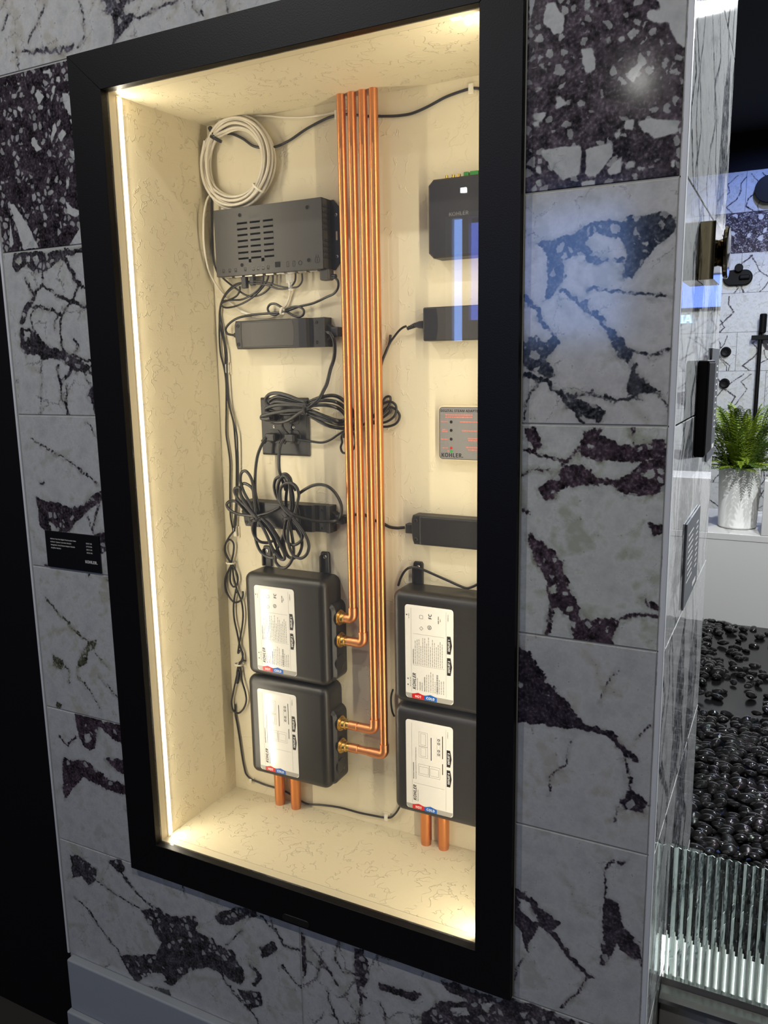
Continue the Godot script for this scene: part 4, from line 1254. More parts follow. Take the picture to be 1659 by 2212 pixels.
func left_electronics() -> void:
	# controller with its slotted cover
	var t := thing("system_controller", "black slotted controller box hanging under the white cable coil", "controller", Vector3(0.281, 1.183, ZB))
	var x0 := 0.1595
	var x1 := 0.4030
	var y0 := 1.1830
	var y1 := 1.3072
	var zf := ZB + 0.0350
	put(t, "base_plate", prism(MB.new(), PackedVector2Array([Vector2(x0 + 0.002, y0), Vector2(x1 + 0.006, y0), Vector2(x1 + 0.0175, y0 + 0.013), Vector2(x1 + 0.0175, y1 - 0.013), Vector2(x1 + 0.006, y1), Vector2(x0 + 0.002, y1)]), ZB + 0.0004, ZB + 0.0035, Transform3D(), 0.0005), M.plastic_dark)
	put(t, "case", span(MB.new(), Vector3(x0 + 0.0008, y0 + 0.0008, ZB + 0.003), Vector3(x1 - 0.0008, y1 - 0.0008, zf - 0.0110), 0.0012, 2), M.hole)  # near-black colour stands in for the shade behind the vent slots
	var cov := MB.new()
	var cols := [0.2140, 0.2378, 0.2440, 0.2672, 0.2745, 0.2965]
	var ys := []
	for k in 8:
		ys.append(1.2785 - k * 0.01075)
	span(cov, Vector3(x0, y0, zf - 0.003), Vector3(cols[0], y1, zf), 0.0007)
	span(cov, Vector3(cols[5], y0, zf - 0.003), Vector3(x1, y1, zf), 0.0007)
	span(cov, Vector3(cols[0] - 0.001, ys[0] + 0.0012, zf - 0.003), Vector3(cols[5] + 0.001, y1, zf), 0.0004)
	span(cov, Vector3(cols[0] - 0.001, y0, zf - 0.003), Vector3(cols[5] + 0.001, 1.2785 - 6 * 0.01075 - 0.0022, zf), 0.0004)
	for k in [1, 3]:
		span(cov, Vector3(cols[k], 1.2050, zf - 0.003), Vector3(cols[k + 1], 1.2805, zf), 0.0002)
	for c in 3:
		for k in 6:
			span(cov, Vector3(cols[c * 2] - 0.0003, ys[k] - 0.0022 - 0.0000, zf - 0.003), Vector3(cols[c * 2 + 1] + 0.0003, ys[k + 1] + 0.0012, zf), 0.0002)
	for q in [[x0, y0, x0 + 0.002, y1], [x1 - 0.002, y0, x1, y1], [x0, y0, x1, y0 + 0.002], [x0, y1 - 0.002, x1, y1]]:
		span(cov, Vector3(q[0], q[1], ZB + 0.004), Vector3(q[2], q[3], zf - 0.0005), 0.0005)
	put(t, "cover", cov, M.plastic)
	for q in [Vector2(0.2215, 1.2930), Vector2(0.3728, 1.2925), Vector2(0.2218, 1.2015), Vector2(0.3727, 1.2000)]:
		var h := MB.new()
		lathe(h, [Vector2(0.0046, 0), Vector2(0.0046, 0.0005), Vector2(0.0036, 0.0005), Vector2(0.0036, 0.0001)], at(Vector3(q.x, q.y, zf), TO_Z), 18)
		put(t, "boss_ring", h, M.plastic)
		put(t, "screw_hole", lathe(MB.new(), [Vector2(0.0036, 0.0002), Vector2(0, 0.0002)], at(Vector3(q.x, q.y, zf), TO_Z), 18), M.hole)
	var fins := MB.new()
	for k in 10:
		if k != 5:
			span(fins, Vector3(x1 - 0.001, 1.2905 - k * 0.0098, zf - 0.025), Vector3(x1 + 0.0022, 1.2945 - k * 0.0098, zf - 0.002), 0.0008)
	put(t, "side_fins", fins, M.plastic_dark)
	for y in [1.280, 1.2065]:
		screw(t, Vector3(x1 + 0.0118, y, ZB + 0.0035), 0.0032)
	put(t, "keyhole", prism(MB.new(), rrect(0.0035, 0.016, 0.0015), 0.0, 0.0002, at(Vector3(x1 + 0.0120, 1.2435, ZB + 0.0035))), M.clip_cream)
	var ic := MB.new()
	put(t, "lettering", letters(MB.new(), "KOHLER", 0.0050, at(Vector3(0.2560, 1.2875, zf)), false), M.plastic_dark)
	ring_plate(ic, rrect(0.010, 0.010, 0.003), rrect(0.0086, 0.0086, 0.0024), 0.0, 0.0002, at(Vector3(0.3910, 1.1990, zf)))
	bar(ic, Vector2(0.3888, 1.2062), Vector2(0.0008, 0.004), zf)
	bar(ic, Vector2(0.3932, 1.2062), Vector2(0.0008, 0.004), zf)
	bar(ic, Vector2(0.3910, 1.1990), Vector2(0.0012, 0.0060), zf)
	for k in 8:
		var ix := [0.1770, 0.1920, 0.2065, 0.2290, 0.2480, 0.2590, 0.2705, 0.2820][k] as float
		ring_plate(ic, rrect(0.0052, 0.0072, 0.0008, 1), rrect(0.0040, 0.0060, 0.0006, 1), 0.0, 0.0002, at(Vector3(ix, 1.1930, zf)))
		bar(ic, Vector2(ix, 1.1915), Vector2(0.0022, 0.0020), zf)
	bar(ic, Vector2(0.304, 1.197), Vector2(0.012, 0.010), zf)
	for k in 2:
		ring_plate(ic, rrect(0.0052, 0.0100, 0.0008, 1), rrect(0.0038, 0.0086, 0.0006, 1), 0.0, 0.0002, at(Vector3(0.3265 + k * 0.0135, 1.1960, zf)))
	ring_plate(ic, circle(0.0042), circle(0.0032), 0.0, 0.0002, at(Vector3(0.354, 1.1965, zf)))
	put(t, "icons", ic, M.hole)
	var wi := MB.new()
	for k in 3:
		ring_plate(wi, rrect(0.0046, 0.0062, 0.0008, 1), rrect(0.0036, 0.0050, 0.0006, 1), 0.0, 0.0003, at(Vector3(0.2480 + k * 0.0112, 1.1948, zf)))
	put(t, "port_marks", wi, M.ink_grey)
	var ports := MB.new()
	for k in 9:
		span(ports, Vector3(0.170 + k * 0.0245, y0 - 0.0022, ZB + 0.010), Vector3(0.188 + k * 0.0245, y0 + 0.002, ZB + 0.024), 0.0005)
	put(t, "ports", ports, M.steel)
	put(t, "angled_plug", span(MB.new(), Vector3(0.3905, 1.1630, ZB + 0.010), Vector3(0.4120, 1.1835, ZB + 0.030), 0.004, 3), M.plastic)
	put(t, "angled_plug", rod(MB.new(), Vector3(0.405, 1.1705, ZB + 0.020), Vector3(0.4215, 1.1690, ZB + 0.020), 0.0046, 14, 0.001), M.plastic_dark)
	put(t, "data_plug", span(MB.new(), Vector3(0.2080, 1.1600, ZB + 0.012), Vector3(0.2190, 1.1835, ZB + 0.022), 0.0015, 2), M.plastic_dark)
	put(t, "data_plug", span(MB.new(), Vector3(0.2235, 1.1650, ZB + 0.008), Vector3(0.2335, 1.1835, ZB + 0.016), 0.0015, 2), M.plastic_dark)
	put(t, "clear_plug", span(MB.new(), Vector3(0.3120, 1.1640, ZB + 0.012), Vector3(0.3245, 1.1835, ZB + 0.022), 0.001, 2), M.clear_plastic)
	put(t, "clear_plug", rod(MB.new(), Vector3(0.3190, 1.150, ZB + 0.017), Vector3(0.3182, 1.165, ZB + 0.017), 0.004, 12), M.clear_plastic)

	power_brick(0.1912, 1.0435, 1.0975, "grey-topped black power supply under the controller box", true, true, 0.206, M.plastic)
	var b2 := power_brick(0.1905, 0.6870, 0.7400, "black power supply behind the two hanging cord bundles", true, true)

	# double outlet
	var o := thing("wall_outlet", "black double outlet plate with four sockets half hidden by a cord bundle", "outlet", Vector3(0.2843, 0.832, ZB))
	var c := Vector3(0.2843, 0.8903, ZB + 0.0004)
	put(o, "cover_plate", prism(MB.new(), rrect(0.1138, 0.1150, 0.002, 2), 0.0, 0.0055, Transform3D(), 0.0045), M.plastic_dark, at(c))
	for sx in [-0.0232, 0.0232]:
		screw(o, c + Vector3(sx, 0, 0.0055), 0.0030, M.steel)
		for sy in [0.0196, -0.0196]:
			var p := c + Vector3(sx, sy, 0.0055)
			var oct := PackedVector2Array([Vector2(-0.016, -0.006), Vector2(-0.010, -0.0135), Vector2(0.010, -0.0135), Vector2(0.016, -0.006), Vector2(0.016, 0.006), Vector2(0.010, 0.0135), Vector2(-0.010, 0.0135), Vector2(-0.016, 0.006)])
			var rc := put(o, "receptacle", prism(MB.new(), oct, 0.0, 0.0016, Transform3D(), 0.0006), M.plastic, at(p))
			put(rc, "earth_slot", prism(MB.new(), rrect(0.005, 0.005, 0.001, 2), 0.0, 0.0001, at(p + Vector3(0, -0.0085, 0.0017))), M.hole)
			var sl := MB.new()
			bar(sl, Vector2(-0.006, 0.004), Vector2(0.0018, 0.008), 0.0017)
			bar(sl, Vector2(0.006, 0.004), Vector2(0.0018, 0.007), 0.0017)
			put(rc, "blade_slot", sl, M.hole, at(p))


func right_electronics() -> void:
	var t := thing("amplifier", "black amplifier box with green terminal blocks, high on the right", "amplifier", Vector3(0.69, 1.184, ZB))
	var x0 := 0.6145
	var x1 := 0.7790
	var y0 := 1.1845
	var y1 := 1.3110
	var c := 0.009
	var zb := ZB + 0.0006
	put(t, "case", prism(MB.new(), PackedVector2Array([Vector2(x0 + c, y0), Vector2(x1 - c, y0), Vector2(x1, y0 + c), Vector2(x1, y1 - c), Vector2(x1 - c, y1), Vector2(x0 + c, y1), Vector2(x0, y1 - c), Vector2(x0, y0 + c)]), 0.0, 0.040, Transform3D(), 0.0035), M.plastic_dark, at(Vector3(0, 0, zb)))
	put(t, "mounting_ear", span(MB.new(), Vector3(x0 - 0.011, 1.222, zb), Vector3(x0 + 0.003, 1.266, zb + 0.006), 0.002, 2), M.plastic_dark)
	put(t, "mounting_ear", span(MB.new(), Vector3(x0 - 0.0085, 1.2275, zb + 0.0055), Vector3(x0 - 0.003, 1.2605, zb + 0.0068), 0.001), M.hole)
	put(t, "lettering", letters(MB.new(), "KOHLER", 0.0060, at(Vector3(0.670, 1.2525, zb + 0.040)), false, 1, 0.0, 1.15), M.ink_grey)
	for k in 3:
		var g := MB.new()
		var gx := [0.6410, 0.6530, 0.6635][k] as float
		rod(g, Vector3(gx, y1, zb + 0.022), Vector3(gx, y1 + 0.0075, zb + 0.022), 0.0030, 14, 0.0005)
		put(t, "antenna_socket", g, M.gold)
	for k in 2:
		var gb := MB.new()
		var wd := [0.0085, 0.0150][k] as float
		var gx := [0.6735, 0.6845][k] as float
		span(gb, Vector3(gx, y1 - 0.001, zb + 0.014), Vector3(gx + wd, y1 + 0.0085, zb + 0.028), 0.0015, 2)
		put(t, "terminal_block", gb, M.green_block)
	put(t, "cord_plug", rod(MB.new(), Vector3(0.7052, y1, zb + 0.020), Vector3(0.7056, y1 + 0.024, zb + 0.020), 0.0052, 14, 0.001), M.plastic_dark)
	put(t, "cord_plug", rod(MB.new(), Vector3(0.7056, y1 + 0.022, zb + 0.020), Vector3(0.7085, y1 + 0.045, zb + 0.020), 0.0034, 12, 0.001), M.plastic_dark)

	var a := thing("power_adapter", "flat black power adapter with a grey face, under the amplifier", "power supply", Vector3(0.69, 1.048, ZB))
	put(a, "body", rbox(MB.new(), Vector3(0.6900, 1.0765, zb + 0.0150), Vector3(0.182, 0.0575, 0.030), 0.003, 2, true), M.plastic_dark)
	put(a, "face_panel", prism(MB.new(), PackedVector2Array([Vector2(0.6245, 1.0492), Vector2(0.7780, 1.0492), Vector2(0.7780, 1.1038), Vector2(0.6245, 1.1038), Vector2(0.6272, 1.090), Vector2(0.6280, 1.0765), Vector2(0.6272, 1.062)]), 0.030, 0.0308, Transform3D(), 0.0003), M.plastic, at(Vector3(0, 0, zb)))
	put(a, "cord_plug", prism(MB.new(), PackedVector2Array([Vector2(0.6000, 1.0700), Vector2(0.6000, 1.0835), Vector2(0.5880, 1.0830), Vector2(0.5780, 1.0800), Vector2(0.5780, 1.0735), Vector2(0.5880, 1.0705)]), 0.008, 0.022, Transform3D(), 0.002), M.plastic_dark, at(Vector3(0, 0, zb)))
	var boot := MB.new()
	for k in 5:
		rod(boot, Vector3(0.5782 - k * 0.0034, 1.0767 - k * 0.0012, zb + 0.015), Vector3(0.5756 - k * 0.0034, 1.0758 - k * 0.0012, zb + 0.015), 0.0046 - k * 0.0003, 12, 0.0006)
	put(a, "cord_boot", boot, M.plastic_dark)

	var s := thing("steam_adapter", "silver panel marked DIGITAL STEAM ADAPTER with red print, at the right of the niche", "control panel", Vector3(0.664, 0.838, ZB))
	var sc := Vector3(0.6655, 0.8870, zb)
	put(s, "housing", prism(MB.new(), rrect(0.0850, 0.0975, 0.008), 0.0, 0.0195, Transform3D(), 0.002), M.clip_cream, at(sc))
	put(s, "face_panel", prism(MB.new(), rrect(0.0795, 0.0920, 0.0065), 0.0195, 0.0205, Transform3D(), 0.0003), M.steam_grey, at(sc))
	var k_ := MB.new()
	ring_plate(k_, rrect(0.0795, 0.0920, 0.0065), rrect(0.0779, 0.0904, 0.0058), 0.0205, 0.0207)
	letters(k_, "DIGITAL STEAM ADAPTER", 0.0044, at(Vector3(-0.0002, 0.0395, 0.0205)), true, 1, 0.0, 1.02)
	letters(k_, "KOHLER.", 0.0074, at(Vector3(-0.0365, -0.0390, 0.0205)), true, 0)
	put(s, "black_print", k_, M.ink, at(sc))
	var r := MB.new()
	for q in [[-0.002, 0.0325, 0.052, 0.0022], [-0.002, 0.0285, 0.052, 0.0022], [0.0195, 0.0205, 0.040, 0.0022], [0.0215, 0.0050, 0.036, 0.0022], [0.026, -0.0085, 0.024, 0.0022], [0.026, -0.0120, 0.022, 0.0022], [0.024, -0.0240, 0.026, 0.0022], [0.025, -0.0285, 0.020, 0.0022], [-0.0300, 0.0205, 0.013, 0.0018], [-0.0285, 0.0065, 0.011, 0.0018], [-0.0290, 0.0035, 0.012, 0.0018], [-0.0295, -0.0105, 0.014, 0.0018], [-0.0285, -0.0260, 0.011, 0.0016], [-0.0225, -0.0315, 0.004, 0.0016]]:
		var x := -float(q[2]) / 2
		while x < float(q[2]) / 2 - 0.001:
			var wd := minf(rng.randf_range(0.002, 0.006), float(q[2]) / 2 - x)
			bar(r, Vector2(float(q[0]) + x + wd / 2, q[1]), Vector2(wd, q[3]), 0.0205)
			x += wd + 0.0008
	put(s, "red_print", r, M.red_ink, at(sc))
	for y in [0.0200, 0.0052, -0.0103]:
		put(s, "indicator", lathe(MB.new(), [Vector2(0.0027, 0), Vector2(0.0024, 0.0006), Vector2(0, 0.0006)], at(sc + Vector3(-0.0172, y, 0.0205), TO_Z), 14), M.hole)
	put(s, "indicator", lathe(MB.new(), [Vector2(0.0024, 0), Vector2(0.0020, 0.0006), Vector2(0, 0.0006)], at(sc + Vector3(-0.0172, -0.0262, 0.0205), TO_Z), 14), M.red)
	put(s, "indicator", lathe(MB.new(), [Vector2(0.0026, 0), Vector2(0.0022, 0.0006), Vector2(0, 0.0006)], at(sc + Vector3(-0.0172, -0.0318, 0.0205), TO_Z), 14), M.green)

	power_brick(0.5722, 0.6815, 0.7360, "black power supply at the right edge of the niche, level with the hanging cord bundles", false, true, 0.200)


func clip(q: Vector3, label: String, sx := 0.018, sy := 0.022) -> void:
	var x := q.x
	var y := q.y
	var t := thing("cable_clip", label, "cable clip", Vector3(x, y, ZB), "small adhesive cable clips")
	put(t, "pad", span(MB.new(), Vector3(x - sx / 2, y - sy / 2, ZB + 0.0004), Vector3(x + sx / 2, y + sy / 2, ZB + 0.0022), 0.0006), M.clip_cream)
	put(t, "saddle", span(MB.new(), Vector3(x - sx * 0.26, y - sy * 0.38, ZB + 0.0020), Vector3(x + sx * 0.26, y + sy * 0.38, ZB + 0.0085), 0.0018, 2), M.tie_white)


func cord(called: String, label: String, category: String, lines: Array, r: float, mat: Material, group := "", part := "loop") -> Node3D:
	var lo := 1e9
	var base := Vector3.ZERO
	for ln: PackedVector3Array in lines:
		for q in ln:
			if q.y < lo:
				lo = q.y
				base = q
	var t := thing(called, label, category, base, group)
	for ln: PackedVector3Array in lines:
		put(t, part, tube(MB.new(), ln, r, 9, 6), mat)
	return t


func zip_tie(t: Node3D, a: Vector3, b: Vector3, mat: Material, wd := 0.0022, called := "tie") -> void:      # a loop of strap round a bundle, seen end to end from a to b
	var m := MB.new()
	var d := b - a
	var x := d.normalized()
	var z := Vector3(0, 0, 1)
	var y := z.cross(x)
	var ring := PackedVector3Array()
	for k in 12:
		var an := TAU * k / 12
		ring.append((a + b) / 2 + x * (d.length() / 2) * cos(an) + z * minf(d.length() * 0.42, 0.012) * sin(an))
	for off in [-wd / 2, 0.0, wd / 2]:
		var moved := PackedVector3Array()
		for q in ring:
			moved.append(q + y * off)
		moved.append(moved[0])
		tube(m, moved, 0.0010, 6, 2)
	put(t, called, m, mat)


func cables() -> void:
	# coil of white cable, top left
	var t := thing("cable_coil", "coil of white cable hanging in the upper left corner of the niche", "cable", Vector3(0.205, 1.312, ZB))
	var c := Vector3(0.2040, 1.3925, ZB + 0.016)
	var sp := PackedVector3Array()
	var g := RandomNumberGenerator.new()
	g.seed = 4
	var turns := 12
	var off := Vector2.ZERO
	var rad := 0.066
	for k in turns * 12:
		if k % 12 == 0:
			off = Vector2(g.randf_range(-0.0045, 0.0045), g.randf_range(-0.0035, 0.0035))
			rad = [0.079, 0.063, 0.074, 0.067, 0.077, 0.060, 0.071, 0.081, 0.065, 0.076, 0.069, 0.080][int(k / 12.0) % 12]
		var an := -TAU * k / 12.0 + 2.0
		var squeeze := 1.0 - 0.10 * maxf(0.0, -cos(an)) * signf(rad - 0.070)      # bunched where it is tied
		sp.append(c + Vector3(cos(an) * (rad * squeeze + off.x), sin(an) * (rad + off.y), (float(k) / (turns * 12) - 0.5) * 0.022 + g.randf_range(-0.0012, 0.0012)))
	put(t, "loops", tube(MB.new(), sp, 0.0028, 9, 5), M.white_cable)
	put(t, "lead", tube(MB.new(), v([2525,14534,-2327,2285,14726,-2347,2623,14709,-2367,3079,14617,-2367,3524,14553,-2367,3960,14534,-2367,4228,14542,-2367,4465,14571,-2367]), 0.0019, 8), M.white_cable)
	put(t, "lead", tube(MB.new(), v([1531,13400,-2307,1437,13378,-2187,1428,13104,-2027,1407,12791,-1987,1370,12369,-2027,1338,11950,-2187,1444,11610,-2347,1782,11271,-2377,1965,11163,-2377,2178,11068,-2377,2484,11026,-2377,2728,11057,-2377,2898,11171,-2377,3006,11262,-2377,3087,11426,-2377,3141,11586,-2327,3144,11700,-2277]), 0.0021, 8), M.white_cable)
	put(t, "lead", rod(MB.new(), v([1941,11169,-2367,2125,11107,-2367])[0], v([1941,11169,-2367,2186,11084,-2367])[1], 0.0031, 10), M.tie_white)
	var zt := v([1573,14444,-2167,1780,14320,-2167,2510,13480,-2167,2706,13311,-2167])
	zip_tie(t, zt[0], zt[1], M.cable, 0.003, "black_tie")
	zip_tie(t, zt[2], zt[3], M.tie_white, 0.002, "white_tie")
	var pl := v([1609,14444,-2187,1564,14547,-2187,1522,14617,-2187])
	put(t, "tie_end", tube(MB.new(), pl, 0.0022, 8), M.cable)
	put(t, "tie_end", rod(MB.new(), pl[1], pl[2], 0.0042, 12, 0.001), M.cable)

	cord("coax_cable", "black cable swagging along the top behind the coil and the copper risers", "cable", [v([1796,14508,-2377,1902,14487,-2377,2152,14369,-2377,2412,14197,-2377,2848,14130,-2377,3166,14189,-2377,3593,14353,-2377,4006,14465,-2377,4140,14482,-2377,4431,14473,-2377,4842,14382,-2377,5095,14349,-2377]), v([5048,14352,-2377,5268,14322,-2377,5461,14303,-2377,5700,14304,-2377,5982,14363,-2377,6326,14468,-2377,6596,14514,-2377,6773,14530,-2377,6882,14517,-2377,6991,14471,-2377])], 0.0024, M.cable, "", "length")
	clip(v([4219,14498,-2417])[0], "cable clip on the top black cable just left of the copper risers", 0.012, 0.022)
	clip(v([6780,14525,-2417])[0], "cable clip on the top black cable at the right edge of the niche")

	# thin leads under the controller, running down the left corner
	cord("signal_cable", "thin black cable looping below the controller's left data plug", "cable", [v([2005,11646,-2257,2001,11573,-2257,1933,11479,-2257,1670,11405,-2327,1477,11379,-2347,1423,11287,-2367,1384,11037,-2367,1356,10708,-2367]) + v([1359,10350,-2377,1426,10085,-2377,1457,9794,-2377,1430,9261,-2377,1395,8720,-2377,1429,8448,-2377,1456,8175,-2377,1433,7760,-2377,1407,7341,-2377,1398,6975,-2377,1454,6668,-2377])], 0.0019, M.cable, "thin black leads in the left corner", "length")
	cord("signal_cable", "thin black cable in two loose loops under the middle ports of the controller", "cable", [v([2566,11831,-2277,2543,11688,-2277,2399,11540,-2277,2053,11400,-2277,1638,11399,-2327,1458,11335,-2347,1519,11277,-2347,1890,11280,-2277,2270,11414,-2277,2523,11593,-2277,2650,11730,-2277,2685,11823,-2277]), v([2768,11820,-2307,2746,11679,-2307,2620,11542,-2307,2373,11447,-2307,2128,11472,-2307,1887,11607,-2307,1508,11856,-2367,1389,11989,-2387])], 0.0019, M.cable, "thin black leads in the left corner", "length")
	cord("signal_cable", "thin black cable from the controller's right ports to the left corner", "cable", [v([3300,11808,-2277,3279,11668,-2277,3144,11558,-2277,2909,11548,-2277,2646,11634,-2277,2225,11695,-2277,1915,11696,-2277,1616,11550,-2327,1452,11335,-2347,1381,11037,-2367,1413,10757,-2377,1460,10577,-2377]) + v([1474,10321,-2377,1457,10059,-2377,1469,9715,-2377,1480,9475,-2377,1537,9208,-2377,1596,8967,-2377,1616,8590,-2377,1622,8182,-2377,1608,7907,-2377,1564,7351,-2377,1505,6927,-2377,1454,6668,-2377])], 0.0019, M.cable, "thin black leads in the left corner", "length")
	cord("signal_cable", "thin black cable from the port beside the clear plug, hugging the left corner", "cable", [v([3436,11800,-2287,3430,11660,-2287,3341,11571,-2287,3166,11558,-2287,2934,11595,-2287,2641,11683,-2287,2280,11729,-2287,2033,11707,-2287,1744,11589,-2287,1495,11408,-2347,1405,11162,-2367,1439,10909,-2377,1494,10601,-2347]) + v([1545,10320,-2337,1530,10084,-2337,1527,9716,-2337,1548,9317,-2337,1628,8997,-2337,1698,8730,-2337,1694,8325,-2337,1673,7915,-2337,1631,7500,-2337,1573,7107,-2337,1513,6681,-2337])], 0.0017, M.cable, "thin black leads in the left corner", "length")
	cord("signal_cable", "thin black cable behind the coil's lead, down the controller's left edge", "cable", [v([1332,13746,-2387,1317,13388,-2387,1302,13027,-2387,1280,12712,-2387,1274,12344,-2387,1311,12119,-2387,1371,11966,-2387])], 0.0018, M.cable, "thin black leads in the left corner", "length")
	clip(v([1513,10063,-2417])[0], "cable clip on the thin leads in the left corner, above the outlet", 0.014, 0.024)
	clip(v([1513,6660,-2417])[0], "cable clip on the thin leads in the left corner, beside the lower power supply", 0.016, 0.024)
	# bows tied into the leads beside the left valves
	var b1 := cord("signal_cable", "thin black lead tied into a long figure of eight beside the upper left valve", "cable", [
		v([1486,6679,-2337,1349,6526,-2337,1238,6316,-2337,1255,6146,-2337,1351,6011,-2337,1495,5824,-2337,1540,5656,-2337,1493,5506,-2337,1411,5462,-2337,1340,5547,-2337,1345,5751,-2337,1384,5985,-2337,1458,6222,-2337,1470,6422,-2337,1381,6494,-2337,1272,6405,-2337,1243,6231,-2337,1320,6065,-2337,1393,5957,-2337]),
		v([1385,5954,-2347,1295,5801,-2347,1214,5618,-2347,1185,5440,-2347,1218,5297,-2347]), v([1343,5888,-2347,1214,5653,-2347,1184,5471,-2347,1243,5268,-2347,1402,5114,-2347,1557,5162,-2347,1646,5301,-2347,1645,5389,-2347])], 0.0020, M.cable, "tied bows of thin lead", "length")
	zip_tie(b1, v([1277,5989,-2327,1486,5992,-2327])[0], v([1277,5989,-2327,1486,5992,-2327])[1], M.tie_white, 0.002)
	var b2 := cord("signal_cable", "thin black lead in a bow with a long loop beside the lower left valve", "cable", [
		v([1392,5937,-2347,1422,5675,-2347,1470,5473,-2347,1496,5328,-2347]), v([1466,5413,-2347,1385,5076,-2347,1379,4744,-2347,1442,4420,-2347,1490,4154,-2347,1548,3980,-2347,1550,3827,-2347,1453,3720,-2347,1389,3555,-2347,1363,3303,-2347]), v([1500,5388,-2347,1601,5132,-2347,1619,4836,-2347,1566,4528,-2347,1483,4214,-2347,1439,3963,-2347,1509,4050,-2347,1562,3982,-2347,1524,3823,-2347,1453,3720,-2347]),
		v([1461,3725,-2337,1362,3400,-2337,1257,3039,-2337,1196,2777,-2337,1240,2595,-2337,1363,2568,-2337,1509,2693,-2337,1601,2913,-2337,1586,3097,-2337,1517,3333,-2337,1476,3665,-2337]), v([1639,3826,-2347,1549,3818,-2347,1455,3751,-2347])], 0.0020, M.cable, "tied bows of thin lead", "length")
	zip_tie(b2, v([1368,3729,-2327,1584,3732,-2327])[0], v([1368,3729,-2327,1584,3732,-2327])[1], M.tie_white, 0.002)
	put(b2, "ferrite", tube(MB.new(), v([1445,3568,-2337,1414,3424,-2337,1380,3279,-2337]), 0.0038, 10), M.cable)
	cord("signal_cable", "thin black cable along the bottom of the niche behind the copper stubs", "cable", [v([1255,2740,-2377,1249,2517,-2377,1289,2271,-2377,1328,1992,-2377,1376,1552,-2377,1416,1303,-2377,1468,1121,-2377,1595,1027,-2377,1711,1009,-2377,1999,976,-2377,2266,970,-2377,2494,951,-2377,2700,893,-2377,2904,823,-2377,3074,790,-2377,3380,848,-2377,3878,911,-2377,4361,911,-2377,4676,931,-2377,4925,953,-2377,5079,993,-2377,5172,1088,-2377,5234,1179,-2377,5296,1298,-2377])], 0.0021, M.cable, "", "length")
	clip(v([1594,993,-2417])[0], "cable clip at the bottom left corner below the left valves", 0.012, 0.012)
	clip(v([4979,969,-2417])[0], "cable clip on the bottom cable beside the lower right valve", 0.016, 0.018)
	cord("signal_cable", "thin black cable arching over the mounting tab of the upper right valve", "cable", [v([5336,5920,-2347,5386,6065,-2347,5487,6228,-2327,5607,6317,-2287,5742,6341,-2267,5927,6302,-2267,6162,6221,-2287,6394,6140,-2307,6595,6065,-2327,6743,6036,-2327,6860,6077,-2327,6961,6140,-2327])], 0.0024, M.cable, "", "length")
	cord("signal_cable", "thin black lead peeping out between the two right valves on their left", "cable", [v([5175,3778,-2377,5133,3644,-2377,5127,3485,-2377,5154,3299,-2377,5199,3212,-2377])], 0.0020, M.cable, "", "length")

	# leads of the power supplies
	var dc := cord("power_lead", "black lead tied in a bow between the controller box and the upper power supply", "power cord", [
		v([4180,11683,-2227,4246,11606,-2227,4243,11492,-2227,4134,11398,-2267,3943,11342,-2307,3646,11252,-2327,3299,11198,-2327,3017,11126,-2307,2628,11107,-2307,2168,11090,-2307,1853,11036,-2307,1671,10935,-2287,1593,10837,-2277,1629,10755,-2277,1704,10730,-2277,1786,10717,-2277]),
		v([2936,11130,-2317,2770,11072,-2317,2651,11106,-2317,2604,11193,-2317,2659,11271,-2317,2780,11279,-2317,2911,11215,-2317,3039,11126,-2317,3183,11047,-2317,3327,11010,-2317,3415,11050,-2317,3433,11120,-2317,3349,11190,-2317,3189,11202,-2317,3041,11166,-2317,2921,11119,-2317])], 0.0023, M.cable, "", "length")
	var tz := v([2995,11196,-2247,2971,11060,-2247])
	zip_tie(dc, tz[0], tz[1], M.tie_white, 0.003)

